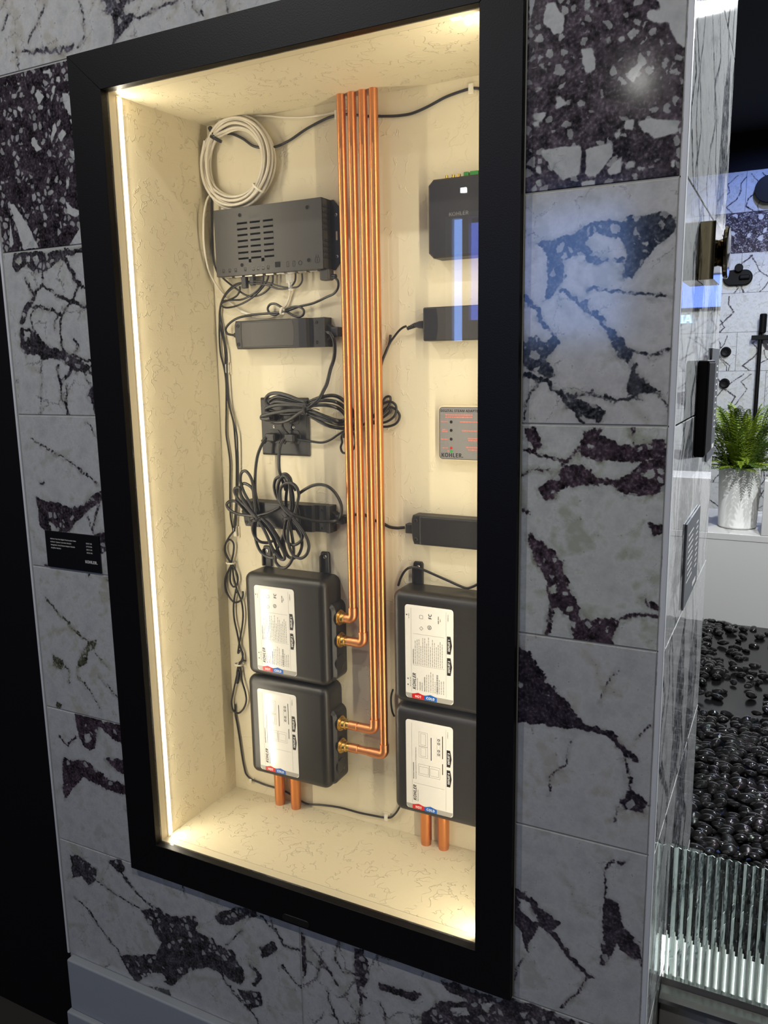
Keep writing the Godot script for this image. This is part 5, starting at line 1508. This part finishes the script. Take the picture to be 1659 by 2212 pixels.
	var k1 := cord("power_cable", "thick black power cord bundled across the front of the wall outlet", "power cord", [
		v([3871,10707,-2227,4009,10698,-2207,4077,10667,-2207,4110,10597,-2227,4126,10491,-2247]) + v([4123,10364,-2257,4094,10198,-2257,4032,10027,-2237,3979,9741,-2167,3933,9630,-2127,3861,9470,-2067,3733,9358,-2027,3617,9282,-2017,3442,9204,-2027,3235,9097,-2057,3019,9026,-2097,2825,9008,-2127,2664,9049,-2157,2573,9092,-2187]),
		v([3580,9398,-2107,3340,9464,-2107,3098,9540,-2107,2866,9578,-2107,2708,9552,-2107,2621,9470,-2107,2620,9386,-2107,2681,9327,-2107,2759,9315,-2107]), v([3554,9374,-2147,3237,9439,-2147,2976,9502,-2147,2819,9495,-2147,2681,9423,-2147,2686,9352,-2147]),
		v([3602,9324,-2067,3361,9351,-2067,3147,9355,-2067,2930,9351,-2067,2740,9321,-2067,2634,9268,-2067,2636,9205,-2067,2734,9193,-2067]), v([3591,9361,-2087,3196,9377,-2087,3012,9407,-2087,2856,9411,-2087,2744,9372,-2087]), v([3612,9253,-2047,3370,9255,-2047,3155,9243,-2047,2905,9209,-2047,2683,9168,-2047,2545,9124,-2047,2539,9090,-2047,2630,9076,-2047,2743,9097,-2047]), v([3559,9187,-2127,3316,9194,-2127,3037,9180,-2127,2850,9204,-2127,2695,9248,-2127,2614,9234,-2127]),
		v([3567,9390,-2127,3704,9448,-2127,3899,9505,-2127,4085,9531,-2187,4195,9495,-2247,4349,9375,-2277,4444,9237,-2307,4441,9111,-2307]), v([3575,9339,-2087,3727,9403,-2087,3951,9442,-2087,4123,9423,-2167,4229,9357,-2257,4354,9237,-2287]), v([3587,9317,-2067,3812,9354,-2067,4070,9341,-2127,4188,9278,-2247,4299,9161,-2277,4312,9092,-2277,4249,9054,-2257,4167,9073,-2147,3953,9154,-2067,3733,9227,-2067,3585,9254,-2067]),
		v([3531,9182,-2147,3753,9071,-2147,3973,8973,-2147,4145,8922,-2227,4277,8912,-2277,4436,8947,-2307,4478,9034,-2327,4453,9185,-2327]), v([3558,9211,-2107,3779,9127,-2107,4073,9043,-2107,4194,8987,-2247,4347,8997,-2287])], 0.0035, M.cable, "bundled black power cords")
	zip_tie(k1, v([3576,9437,-2087,3565,9144,-2087])[0], v([3576,9437,-2087,3565,9144,-2087])[1], M.cable, 0.003)
	put(k1, "tie_end", tube(MB.new(), v([3649,9285,-1967,3753,9284,-1967,3842,9293,-1967,3922,9269,-1967]), 0.0010, 6), M.cable)
	plug(k1, 0.2605, 0.9090, Vector3(0.002, -0.004, 0))
	var k0 := cord("power_lead", "slim black cord from the upper sockets to a small bundle behind the copper risers", "power cord", [
		v([2927,9072,-2167,2940,9007,-2167,2911,8911,-2227,2958,8816,-2267,3098,8712,-2287,3270,8662,-2307,3473,8637,-2327,3735,8619,-2347,3918,8676,-2347,4101,8784,-2347,4221,8844,-2347,4368,8879,-2347]),
		v([4222,8815,-2327,4177,8739,-2327,4188,8638,-2327,4156,8537,-2327,4197,8442,-2327,4298,8436,-2327,4414,8495,-2327,4475,8621,-2327,4451,8795,-2327,4339,8867,-2327,4251,8815,-2327]), v([4187,8788,-2337,4362,8867,-2337,4591,8946,-2337,4789,9072,-2337,5014,9245,-2337,5127,9487,-2337,5222,9506,-2337,5229,9416,-2337,5123,9246,-2337,4927,9050,-2337]),
		v([4879,9147,-2327,5076,9367,-2327,5239,9416,-2327,5345,9345,-2327,5329,9177,-2327,5179,9055,-2327,5015,9023,-2327,4850,9049,-2327]), v([4866,8999,-2347,5063,9245,-2347,5200,9319,-2347,5334,9272,-2347,5413,9153,-2347,5344,9020,-2347,5167,8956,-2347,5003,8953,-2347]), v([5244,10619,-2357,5220,10480,-2357,5159,10341,-2357,5061,10131,-2357,4986,9774,-2357,4924,9413,-2357]), v([4978,9074,-2347,5116,9149,-2347,5226,9247,-2347,5173,9295,-2347,5035,9221,-2347]), v([4258,8841,-2317,4226,8741,-2317,4314,8793,-2317,4459,8895,-2317])], 0.0023, M.cable, "", "length")
	plug(k0, 0.3060, 0.9085, Vector3(0.0, -0.006, 0))
	cord("power_lead", "black lead curving from the flat power adapter back behind the copper risers", "power cord", [v([5596,10755,-2277,5534,10736,-2287,5457,10695,-2307,5358,10608,-2327,5257,10501,-2347,5197,10413,-2347]) + v([5172,10393,-2367,5110,10273,-2367,5047,10137,-2367,4984,9978,-2367])], 0.0021, M.cable, "", "length")

	var k2 := cord("power_cable", "black power cord bundle hanging under the left lower socket", "power cord", [
		v([2528,8693,-2187,2474,8614,-2167,2414,8482,-2127,2362,8322,-2097]) + v([2345,8098,-2047,2331,7864,-2027,2325,7609,-2027,2355,7440,-2027,2396,7254,-2027,2347,7114,-2027]),
		v([2371,7126,-1967,2221,7390,-1967,2073,7637,-1967,2012,7856,-1967,2060,8008,-1967,2155,8037,-1967,2271,7916,-1967,2328,7702,-1967,2339,7482,-1967,2356,7159,-1967]), v([2373,7136,-2007,2187,7313,-2007,2001,7507,-2007,1962,7660,-2007,2047,7772,-2007,2171,7753,-2007,2273,7673,-2007,2300,7491,-2007,2324,7184,-2007]), v([2358,7115,-1927,2143,7319,-1927,1964,7466,-1927,1881,7615,-1927,1906,7682,-1927,2009,7687,-1927,2025,7606,-1927,2088,7439,-1927,2243,7261,-1927,2379,7133,-1927]),
		v([2905,7339,-2027,2749,7251,-1987,2557,7187,-1967,2351,7138,-1967,2123,7133,-1967,1852,7159,-1967,1688,7235,-1967,1640,7319,-1967,1697,7388,-1967,1847,7408,-1967,1914,7381,-1987,1968,7275,-2047,2057,7152,-2087,2137,7088,-2087]), v([2317,7088,-1967,2258,6877,-1967,2307,6708,-1967,2425,6614,-1967,2556,6592,-2027,2683,6632,-2067]), v([2322,7064,-2007,2287,6802,-2007,2312,6578,-2007,2406,6395,-2007,2565,6302,-2007,2739,6301,-2007,2824,6321,-2047]), v([2432,7089,-1907,2547,6944,-1907,2658,6748,-1907,2749,6551,-1907,2843,6419,-1907,2958,6313,-1907,3042,6321,-1907,3047,6421,-1907,2952,6603,-1907,2822,6813,-1907,2671,7001,-1907,2535,7114,-1907]),
		v([2438,7098,-1957,2631,6907,-1957,2763,6713,-1957,2853,6498,-1957,2926,6350,-1957,2983,6287,-1957]), v([2457,7103,-1987,2655,6989,-1987,2788,6829,-1987,2901,6667,-1987,2955,6535,-1987]), v([2413,7146,-1867,2500,7050,-1867,2613,6889,-1867,2723,6676,-1867,2831,6430,-1867])], 0.0031, M.cable, "bundled black power cords")
	zip_tie(k2, v([2276,7040,-1927,2540,7090,-1927])[0], v([2276,7040,-1927,2540,7090,-1927])[1], M.cable, 0.003)
	plug(k2, 0.2607, 0.8700, Vector3(-0.002, -0.010, 0))
	var k3 := cord("power_cable", "black power cord bundle hanging under the right lower socket, beside the other bundle", "power cord", [
		v([2943,8678,-2187,2911,8601,-2147,2892,8472,-2107,2902,8345,-2067]) + v([2964,8134,-1967,2976,8052,-1967,3003,7962,-1967,3048,7841,-1967,3100,7694,-1967]), v([3019,7982,-1947,2892,7918,-1947,2841,7766,-1947,2873,7601,-1947,2947,7485,-1947,3057,7312,-1947,3168,7169,-1947]), v([2963,7983,-1987,3102,8019,-1987,3196,7944,-1987,3234,7831,-1987,3321,7704,-1987]),
		v([3195,7161,-1907,3066,7352,-1907,2976,7530,-1907,2949,7711,-1907,3013,7905,-1907,3115,7997,-1907,3209,7923,-1907,3242,7711,-1907,3251,7464,-1907,3220,7196,-1907]), v([3362,7279,-1867,3433,7514,-1867,3462,7647,-1867,3422,7788,-1867,3310,7864,-1867,3175,7857,-1867,3057,7756,-1867,3030,7589,-1867,3075,7393,-1867,3206,7265,-1867,3338,7178,-1867]), v([3261,7195,-1927,3294,7513,-1927,3268,7726,-1927,3194,7895,-1927,3074,7966,-1967]), v([3106,7178,-1967,3097,7528,-1967,3126,7745,-1967,3110,7910,-1967,3037,7967,-2007]),
		v([3406,7643,-1927,3592,7760,-1927,3765,7837,-1927,3953,7860,-1927,4136,7805,-1927,4243,7658,-1987,4283,7470,-2067,4235,7291,-2147,4116,7154,-2227,4007,7122,-2267]), v([3062,7402,-1887,3195,7311,-1887,3366,7223,-1887,3556,7163,-1947,3765,7125,-2007,3955,7118,-2067,4077,7129,-2147,4152,7151,-2277,4249,7190,-2307,4451,7247,-2347,4588,7261,-2367]), v([3136,7173,-1907,3070,6917,-1907,3082,6749,-1907,3175,6642,-1907,3308,6637,-1907,3448,6730,-1907,3488,6850,-1907,3420,6978,-1907,3234,7164,-1907]),
		v([3232,7187,-1867,3172,6849,-1867,3196,6598,-1867,3287,6438,-1867,3440,6385,-1867,3579,6462,-1867,3651,6639,-1867,3611,6801,-1867,3485,6990,-1867,3300,7192,-1867]), v([3046,6857,-1947,2927,6643,-1947,2820,6411,-1947,2807,6238,-1947,2903,6139,-1947,3023,6134,-1947,3147,6237,-1947,3234,6415,-1947,3242,6620,-1947,3201,6920,-1947,3168,7152,-1947]), v([3199,7130,-1987,3326,6905,-1987,3416,6727,-1987,3388,6523,-1987,3264,6362,-1987,3105,6347,-1987,3016,6489,-1987,2987,6725,-1987,3061,7120,-1987])], 0.0031, M.cable, "bundled black power cords")
	zip_tie(k3, v([3079,7136,-1887,3342,7208,-1887])[0], v([3079,7136,-1887,3342,7208,-1887])[1], M.cable, 0.003)
	put(k3, "tie_end", tube(MB.new(), v([3131,7171,-1827,3094,7218,-1827,3036,7239,-1827]), 0.0010, 6), M.cable)
	put(k3, "length", tube(MB.new(), v([4472,7271,-2367,4600,7257,-2367,4802,7168,-2367,5028,7105,-2367,5152,7053,-2367,5301,7041,-2367,5473,7064,-2367]), 0.0030, 9), M.cable)
	put(k3, "cord_plug", span(MB.new(), Vector3(0.5560, 0.6990, ZB + 0.006), Vector3(0.5720, 0.7170, ZB + 0.022), 0.002, 2), M.plastic_dark)
	plug(k3, 0.3065, 0.8700, Vector3(0.000, -0.010, 0))


func plug(t: Node3D, x: float, y: float, lean: Vector3) -> void:      # a mains plug pushed into a socket, its cord leaving sideways
	var p := Vector3(x, y, ZB + 0.0082)
	put(t, "mains_plug", rbox(MB.new(), p + Vector3(0, 0, 0.008), Vector3(0.024, 0.016, 0.016), 0.004, 2), M.plastic_dark)
	put(t, "strain_relief", tube(MB.new(), PackedVector3Array([p + Vector3(-0.006, 0, 0.011), p + Vector3(-0.011, 0, 0.012) + lean * 0.4, p + Vector3(-0.015, 0, 0.014) + lean]), 0.0052, 10, 3), M.plastic_dark)


# ---------------------------------------------------------------- the display shower round the corner

func shower_room() -> void:
	var fl := struct("floor_shower", "", Vector3(1.0, BED, -1.8))
	var m := MB.new()
	span(m, Vector3(0.25, FLOOR, -3.36), Vector3(3.3, BED - 0.016, -0.600), 0.0005)
	span(m, Vector3(1.052, FLOOR, -0.600), Vector3(3.3, BED - 0.016, -0.30), 0.0005)
	put(fl, "wet_bed", m, M.wet_bed)
	# pebbles: the nearest 300 in view one by one, the rest as one mass
	var shapes: Array[ArrayMesh] = []
	for k in 5:
		var b := MB.new()
		var n1 := 9
		var n2 := 6
		var ax := Vector3(rng.randf_range(0.022, 0.030), rng.randf_range(0.011, 0.015), rng.randf_range(0.016, 0.022))
		for j in n2 + 1:
			for i in n1 + 1:
				var th := PI * j / n2
				var ph := TAU * i / n1
				var d := Vector3(sin(th) * cos(ph), cos(th), sin(th) * sin(ph))
				var bump := 1.0 + 0.10 * sin(ph * 2.0 + k) + 0.06 * sin(ph * 3.0 + k * 2.0)
				b.vert(d * ax * Vector3(bump, 1, bump), (d / ax).normalized())
		for j in n2:
			for i in n1:
				var q := j * (n1 + 1) + i
				b.quad(q, q + 1, q + n1 + 2, q + n1 + 1)
		shapes.append(b.mesh())
	var seen := []
	var rest := []
	var z := -0.34
	while z > -3.34:
		var x := 0.62 if z < -0.63 else 1.085
		while x < 2.9:
			var p := Vector3(x + rng.randf_range(-0.012, 0.012), BED + rng.randf_range(-0.006, 0.012), z + rng.randf_range(-0.012, 0.012))
			var bare := z < -2.1 and x > 0.93 + 0.04 * sin(z * 9.0) and rng.randf() < 0.80
			if z < -2.1 and x > 0.93:
				p.y -= 0.009
			if not bare:
				var xf := Transform3D(Basis.from_euler(Vector3(rng.randf_range(-0.35, 0.35), rng.randf() * TAU, rng.randf_range(-0.35, 0.35))).scaled(Vector3.ONE * rng.randf_range(0.75, 1.2)), p)
				var left := 1.05 - 0.0808 * (-0.585 - p.z)
				var right := 1.235 + 0.029 * (p.z + 1.2)
				if p.x > left and p.x < right and seen.size() < 300:
					seen.append([xf, rng.randi() % 5])
				else:
					rest.append([xf, rng.randi() % 5])
			x += 0.037
		z -= 0.032
	for s in seen:
		put(fl, "pebble", shapes[s[1]], M.pebble, s[0])
	for k in 5:
		var mine := rest.filter(func(s): return s[1] == k)
		var mm := MultiMesh.new()
		mm.transform_format = MultiMesh.TRANSFORM_3D
		mm.mesh = shapes[k]
		mm.instance_count = mine.size()
		for i in mine.size():
			mm.set_instance_transform(i, Transform3D(mine[i][0].basis, mine[i][0].origin - Vector3(1.0, BED, -1.8)))
		var o := MultiMeshInstance3D.new()
		o.name = "pebble_mass"
		o.multimesh = mm
		o.material_override = M.pebble
		o.set_meta("kind", "stuff")
		fl.add_child(o, true)
	# far wall with the same courses of marble
	var wf := struct("wall_far", "", Vector3(0.9, 0, ZS))
	put(wf, "grout", span(MB.new(), Vector3(-3.15, FLOOR, ZS - 0.10), Vector3(3.35, CEIL, ZS - 0.0078), 0.0005), M.black_paint)
	for k in range(-1, 8):
		var seam := 0.97 if k % 2 == 0 else 0.74
		var edges := [seam - 1.23, seam - 0.615, seam, seam + 0.615, seam + 1.23]
		for e in 4:
			var g := RandomNumberGenerator.new()
			g.seed = 300 + k * 5 + e
			var darks := []
			var veins := []
			var r := Rect2(edges[e] + 0.001, ROW * k + 0.001, 0.613, ROW - 0.002)
			for i in 4:
				var ln := PackedVector2Array()
				var q := r.position + Vector2(g.randf() * 0.6, -0.02)
				while q.y < r.end.y + 0.02:
					ln.append(q)
					q += Vector2(g.randf_range(-0.10, 0.10), 0.06)
				veins.append(g.randf_range(3.0, 9.0))
				veins.append(ln)
			if g.randf() < 0.5:
				var cq := r.position + Vector2(g.randf_range(0.1, 0.5), g.randf_range(0.05, 0.25))
				var pl := PackedVector2Array()
				for i in 8:
					pl.append(cq + Vector2.from_angle(TAU * i / 8) * g.randf_range(0.03, 0.13) * Vector2(1.3, 0.7))
				darks.append(pl)
			var all := k == 6 and e < 3
			var clasts := []
			if all:
				for i in 9:
					var cq := r.position + Vector2(g.randf() * 0.6, g.randf() * 0.3)
					var pl := PackedVector2Array()
					for j in 6:
						pl.append(cq + Vector2.from_angle(TAU * j / 6) * g.randf_range(0.010, 0.035))
					clasts.append(pl)
			put(wf, "tile", tile_mesh(r.size.x, r.size.y), stone(marble(r, 420.0, darks, veins, clasts, {"all": all, "crumbs": 0.45, "seed": 60 + k * 3 + e, "net": [0.15, 0.45, 0.25][(k + e + 3) % 3], "dc": Color(0.22, 0.19, 0.22)})), at(Vector3(r.position.x, r.position.y, ZS)))
	# low kerb with its metal channel and the ribbed glass screen
	var cu := struct("trim_kerb", "", Vector3(1.6, FLOOR, -0.23))
	put(cu, "kerb_body", span(MB.new(), Vector3(1.0510, FLOOR, -0.30), Vector3(3.2, -0.052, -0.158), 0.003, 2), M.curb_grey)
	var pr := PackedVector2Array([Vector2(-0.300, -0.052), Vector2(-0.150, -0.052), Vector2(-0.146, -0.047), Vector2(-0.148, -0.041), Vector2(-0.158, -0.036), Vector2(-0.172, -0.032), Vector2(-0.174, -0.020), Vector2(-0.190, -0.020), Vector2(-0.192, -0.034), Vector2(-0.300, -0.034)])
	put(cu, "metal_channel", prism(MB.new(), pr, -3.2, -1.0512, Transform3D(Basis(Vector3(0, 0, 1), Vector3(0, 1, 0), Vector3(-1, 0, 0)), Vector3.ZERO)), M.chrome)
	var gl := thing("glass_screen", "low ribbed glass screen standing on the shower kerb in front of the pebbles", "glass screen", Vector3(1.6, -0.02, -0.182))
	var rb := PackedVector2Array()
	var n := 84
	for i in n:
		for j in 6:
			var f := float(j) / 6
			rb.append(Vector2(1.0535 + (i + f) * 0.0128, -0.178 - 0.0026 + 0.0042 * sin(PI * f)))
	rb.append(Vector2(1.0535 + n * 0.0128, -0.1806))
	rb.append(Vector2(1.0535 + n * 0.0128, -0.1880))
	rb.append(Vector2(1.0535, -0.1880))
	var flat := PackedVector2Array()
	for q in rb:
		flat.append(Vector2(q.x, -q.y))
	put(gl, "ribbed_pane", prism(MB.new(), flat, -0.020, 0.2215, Transform3D(Basis(Vector3(1, 0, 0), Vector3(0, 0, -1), Vector3(0, 1, 0)), Vector3.ZERO), 0.0004), M.ribbed_glass)
	# out of view: mirrored sign, and a blue screen placed for the return face's reflection
	glow("screen_blue", Color(0.42, 0.55, 1.0), 0.5)
	glow("sign_white", Color(0.70, 0.88, 1.0), 2.0)
	var sc := thing("unseen_blue_screen", "unseen blue screen on the far shower wall, placed for its reflection in the return face", "screen", Vector3(1.66, 1.4, ZS + 0.03))
	put(sc, "housing", span(MB.new(), Vector3(1.44, 1.42, ZS + 0.002), Vector3(1.90, 1.70, ZS + 0.04), 0.003), M.black_metal)
	put(sc, "screen", span(MB.new(), Vector3(1.455, 1.435, ZS + 0.038), Vector3(1.885, 1.685, ZS + 0.0415), 0.0005), M.screen_blue)
	panel_light("unseen_screen_light", Vector3(1.67, 1.56, ZS + 0.06), Vector3(0, 0, 1), Vector2(0.42, 0.24), 0.02, Color(0.45, 0.55, 1.0))
	var sg := thing("wall_sign", "small lit sign with blue-white letters under the screen", "sign", Vector3(1.757, 1.31, ZS + 0.02))
	put(sg, "letter", letters(MB.new(), "AI", 0.066, at(Vector3(1.757, 1.347, ZS + 0.012)), true), M.sign_white)


func shower_things() -> void:
	# fittings on the return face
	var t := thing("body_spray", "polished nickel square body spray standing proud of the return wall", "shower fitting", Vector3(FX, 1.16, -0.22))
	put(t, "square_plate", rbox(MB.new(), Vector3(FX + 0.0112, 1.1600, -0.2190), Vector3(0.0215, 0.0800, 0.1060), 0.0012, 2), M.nickel)
	put(t, "round_head", lathe(MB.new(), [Vector2(0.018, 0), Vector2(0.020, 0.006), Vector2(0.034, 0.008), Vector2(0.0375, 0.010), Vector2(0.0375, 0.0135), Vector2(0.035, 0.0150), Vector2(0.0, 0.0165)], at(Vector3(FX + 0.0215, 1.1620, -0.2250), TO_X), 28), M.nickel)
	t = thing("shower_controller", "slim black controller panel fixed to the return wall below the nickel body spray", "control panel", Vector3(FX, 0.86, -0.29))
	put(t, "case", rbox(MB.new(), Vector3(FX + 0.0082, 0.9320, -0.2920), Vector3(0.0160, 0.1500, 0.1050), 0.003, 2), M.black_metal)
	put(t, "glass_face", rbox(MB.new(), Vector3(FX + 0.0166, 0.9320, -0.2920), Vector3(0.0012, 0.1420, 0.0970), 0.0005, 1), M.card_black)
	card("info_card", "tall blue-grey information card beside the black controller on the return wall", 0.828, 1.028, -0.432, -0.575, 11)
	card("info_card", "small dark grey information card low on the return wall", 0.6230, 0.7600, -0.182, -0.372, 9)

	# bench with a planter
	var b := thing("bench", "low white bench behind the pebble bed, carrying the potted fern", "bench", Vector3(1.3, BED, -3.7))
	put(b, "front_panel", span(MB.new(), Vector3(0.25, FLOOR, -3.40), Vector3(2.6, 0.118, -3.352), 0.002), M.bench_white)
	put(b, "seat", span(MB.new(), Vector3(0.25, 0.085, -4.10), Vector3(2.6, 0.120, -3.350), 0.003, 2), M.bench_white)
	put(b, "side_block", span(MB.new(), Vector3(1.0790, 0.1205, -3.62), Vector3(1.60, 0.405, -3.352), 0.003, 2), M.bench_white)
	var px := 0.9540
	var pz := -3.56
	var p := thing("potted_fern", "green fern in a plain white pot on the white bench", "potted plant", Vector3(px, 0.1205, pz))
	put(p, "pot", lathe(MB.new(), [Vector2(0, 0), Vector2(0.084, 0), Vector2(0.092, 0.003), Vector2(0.096, 0.010), Vector2(0.1075, 0.326), Vector2(0.1070, 0.330), Vector2(0.1035, 0.330), Vector2(0.1010, 0.300)], at(Vector3(px, 0.1208, pz)), 40), M.pot_white)
	put(p, "soil", lathe(MB.new(), [Vector2(0.1018, 0), Vector2(0, 0.012)], at(Vector3(px, 0.425, pz)), 24), M.soil)
	var g := RandomNumberGenerator.new()
	g.seed = 12
	for k in 120:
		var fr := MB.new()
		var an := g.randf() * TAU
		var lean := g.randf_range(0.05, 0.26) if k < 80 else g.randf_range(0.16, 0.30)
		var up := g.randf_range(0.16, 0.40) if k < 80 else g.randf_range(0.02, 0.14)
		var dir := Vector3(cos(an), 0, sin(an))
		var root := Vector3(px, 0.43, pz) + dir * g.randf_range(0.01, 0.085)
		var pts := PackedVector3Array()
		for i in 13:
			var f := i / 12.0
			pts.append(root + dir * lean * f * (0.55 + 0.45 * f) + Vector3(0, up * (1.75 * f - (0.85 if k < 80 else 1.35) * f * f), 0))
		tube(fr, pts, 0.0011, 4, 1)
		for i in range(1, 25):
			var f := i / 25.0
			var c := pts[int(f * 12)].lerp(pts[mini(int(f * 12) + 1, 12)], f * 12 - int(f * 12))
			var tan_ := (pts[mini(int(f * 12) + 1, 12)] - pts[int(f * 12)]).normalized()
			var side := tan_.cross(Vector3.UP).normalized()
			var nrm := side.cross(tan_).normalized()
			var ln := 0.034 * sin(PI * clampf(f * 0.85 + 0.14, 0, 1)) * g.randf_range(0.8, 1.1)
			for s in [-1.0, 1.0]:
				var tip: Vector3 = c + side * s * ln + tan_ * ln * 0.35 - nrm * ln * g.randf_range(0.0, 0.35)
				var mid: Vector3 = c + side * s * ln * 0.5 + tan_ * ln * 0.10
				var wd := tan_ * 0.0048
				var a0 := fr.vert(c - wd * 0.6, nrm)
				var a1 := fr.vert(mid + wd, nrm)
				var a2 := fr.vert(tip, nrm)
				var a3 := fr.vert(mid - wd, nrm)
				fr.quad(a0, a1, a2, a3)
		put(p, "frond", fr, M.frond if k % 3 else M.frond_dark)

	# black fittings on the far wall
	var q := v([6634,10771,-60900,6670,8242,-60900,7200,16552,-60900,7257,17330,-60900,9061,22997,-60900,9132,13454,-60900,9189,5373,-60900,8494,11821,-60900,10100,11773,-60900,9312,12695,-60900])
	for k in 2:
		var s := thing("wall_spray", ["upper of the two round black sprays on the far wall, above the fern", "lower of the two round black sprays on the far wall, just above the fern"][k], "shower fitting", Vector3(q[k].x, q[k].y, ZS))
		put(s, "escutcheon", lathe(MB.new(), [Vector2(0.040, 0.0005), Vector2(0.040, 0.010), Vector2(0.037, 0.012), Vector2(0, 0.012)], at(Vector3(q[k].x, q[k].y, ZS), TO_Z), 24), M.black_metal)
		put(s, "nozzle", lathe(MB.new(), [Vector2(0.034, 0.011), Vector2(0.034, 0.040), Vector2(0.031, 0.044), Vector2(0.012, 0.040), Vector2(0, 0.040)], at(Vector3(q[k].x, q[k].y, ZS), TO_Z), 24), M.black_metal)
	var vt := thing("shower_valve", "oval black shower valve with a round knob on the far wall", "shower fitting", Vector3(q[2].x, q[2].y, ZS))
	put(vt, "oval_plate", prism(MB.new(), rrect(0.215, 0.120, 0.058, 8), 0.0005, 0.030, Transform3D(), 0.006), M.black_metal, at(Vector3(q[2].x, q[2].y, ZS)))
	put(vt, "knob", lathe(MB.new(), [Vector2(0.030, 0.026), Vector2(0.032, 0.060), Vector2(0.028, 0.066), Vector2(0, 0.066)], at(Vector3(q[3].x, q[3].y - 0.006, ZS), TO_Z), 24), M.black_metal)
	put(vt, "lever", span(MB.new(), Vector3(q[2].x + 0.01, q[2].y - 0.018, ZS + 0.028), Vector3(q[2].x + 0.09, q[2].y + 0.018, ZS + 0.055), 0.012, 3), M.black_metal)
	var sh := thing("rain_shower", "large round black shower head high on the far wall", "shower fitting", Vector3(q[4].x, q[4].y, ZS))
	put(sh, "rose", lathe(MB.new(), [Vector2(0.03, 0.0005), Vector2(0.03, 0.05), Vector2(0.098, 0.056), Vector2(0.102, 0.062), Vector2(0.098, 0.070), Vector2(0, 0.070)], at(Vector3(q[4].x, q[4].y, ZS), TO_Z), 32), M.black_metal)
	var hb := thing("slide_bar", "black hand shower on a slide bar, on the far wall right of the fern", "shower fitting", Vector3(q[6].x, q[6].y, ZS))
	var top := q[5]
	var low := Vector3(q[5].x, q[6].y, q[5].z)
	put(hb, "bar", rod(MB.new(), Vector3(low.x, low.y - 0.10, ZS + 0.06), Vector3(top.x, top.y, ZS + 0.06), 0.015, 16, 0.003), M.black_metal)
	for y in [low.y - 0.06, top.y - 0.04]:
		put(hb, "bracket", rod(MB.new(), Vector3(top.x, y, ZS + 0.0005), Vector3(top.x, y, ZS + 0.06), 0.013, 14), M.black_metal)
	put(hb, "hand_shower", rod(MB.new(), Vector3(top.x + 0.012, top.y - 0.13, ZS + 0.075), Vector3(top.x + 0.014, top.y + 0.02, ZS + 0.085), 0.027, 18, 0.008), M.black_metal)
	put(hb, "shelf_arm", span(MB.new(), Vector3(q[7].x, q[7].y - 0.018, ZS + 0.045), Vector3(q[8].x + 0.1, q[7].y + 0.018, ZS + 0.080), 0.003, 2), M.black_metal)
	# spiky plant by the shop window, mirrored in the niche's glass
	var pl := thing("spiky_plant", "spiky plant in a dark pot by the shop window", "potted plant", Vector3(-0.64, FLOOR, 3.65))
	put(pl, "pot", lathe(MB.new(), [Vector2(0, 0), Vector2(0.16, 0), Vector2(0.20, 0.75), Vector2(0.18, 0.75), Vector2(0.175, 0.70), Vector2(0, 0.70)], at(Vector3(-0.64, FLOOR + 0.0005, 3.65)), 24), M.black_metal)
	for k in 26:
		var an := g.randf() * TAU
		var dir := Vector3(cos(an), 0, sin(an))
		var ln := g.randf_range(0.5, 1.15)
		var sp := g.randf_range(0.10, 0.42)
		var lf := MB.new()
		var prev := []
		for i in 9:
			var f := i / 8.0
			var c := Vector3(-0.64, FLOOR + 0.70, 3.65) + dir * (0.04 + sp * f * f) + Vector3(0, ln * f - 0.25 * sp * f * f, 0)
			var side := dir.cross(Vector3.UP) * 0.018 * (1.0 - f)
			var row := [lf.vert(c - side, dir), lf.vert(c + side, dir)]
			if prev:
				lf.quad(prev[0], prev[1], row[1], row[0])
			prev = row
		put(pl, "leaf", lf, M.frond_dark)


func card(called: String, label: String, y0: float, y1: float, z0: float, z1: float, rows: int) -> void:
	var t := thing(called, label, "sign", Vector3(FX, y0, (z0 + z1) / 2), "information cards on the return wall")
	put(t, "card", span(MB.new(), Vector3(FX + 0.0004, y0, z0), Vector3(FX + 0.0034, y1, z1), 0.0006), M.card_grey)
	var m := MB.new()
	var wd := z0 - z1
	var b := Basis(Vector3(0, 0, -1), Vector3(0, 1, 0), Vector3(1, 0, 0))
	var ink := MB.new()
	for k in rows:
		var y := y1 - (y1 - y0) * (0.16 + 0.62 * k / rows)
		bar(m, Vector2(wd * 0.30, y), Vector2(wd * rng.randf_range(0.3, 0.42), 0.0030), 0.0)
		bar(m, Vector2(wd * 0.78, y), Vector2(wd * 0.16, 0.0030), 0.0)
	bar(m, Vector2(wd * 0.72, y0 + (y1 - y0) * 0.10), Vector2(wd * 0.26, 0.008), 0.0)
	var xf := Transform3D(b, Vector3(FX + 0.0034, 0, z0))
	for i in m.vs.size():
		m.ns[i] = b * m.ns[i]
		m.vs[i] = xf * m.vs[i]
	put(t, "lettering", m, M.white_ink)
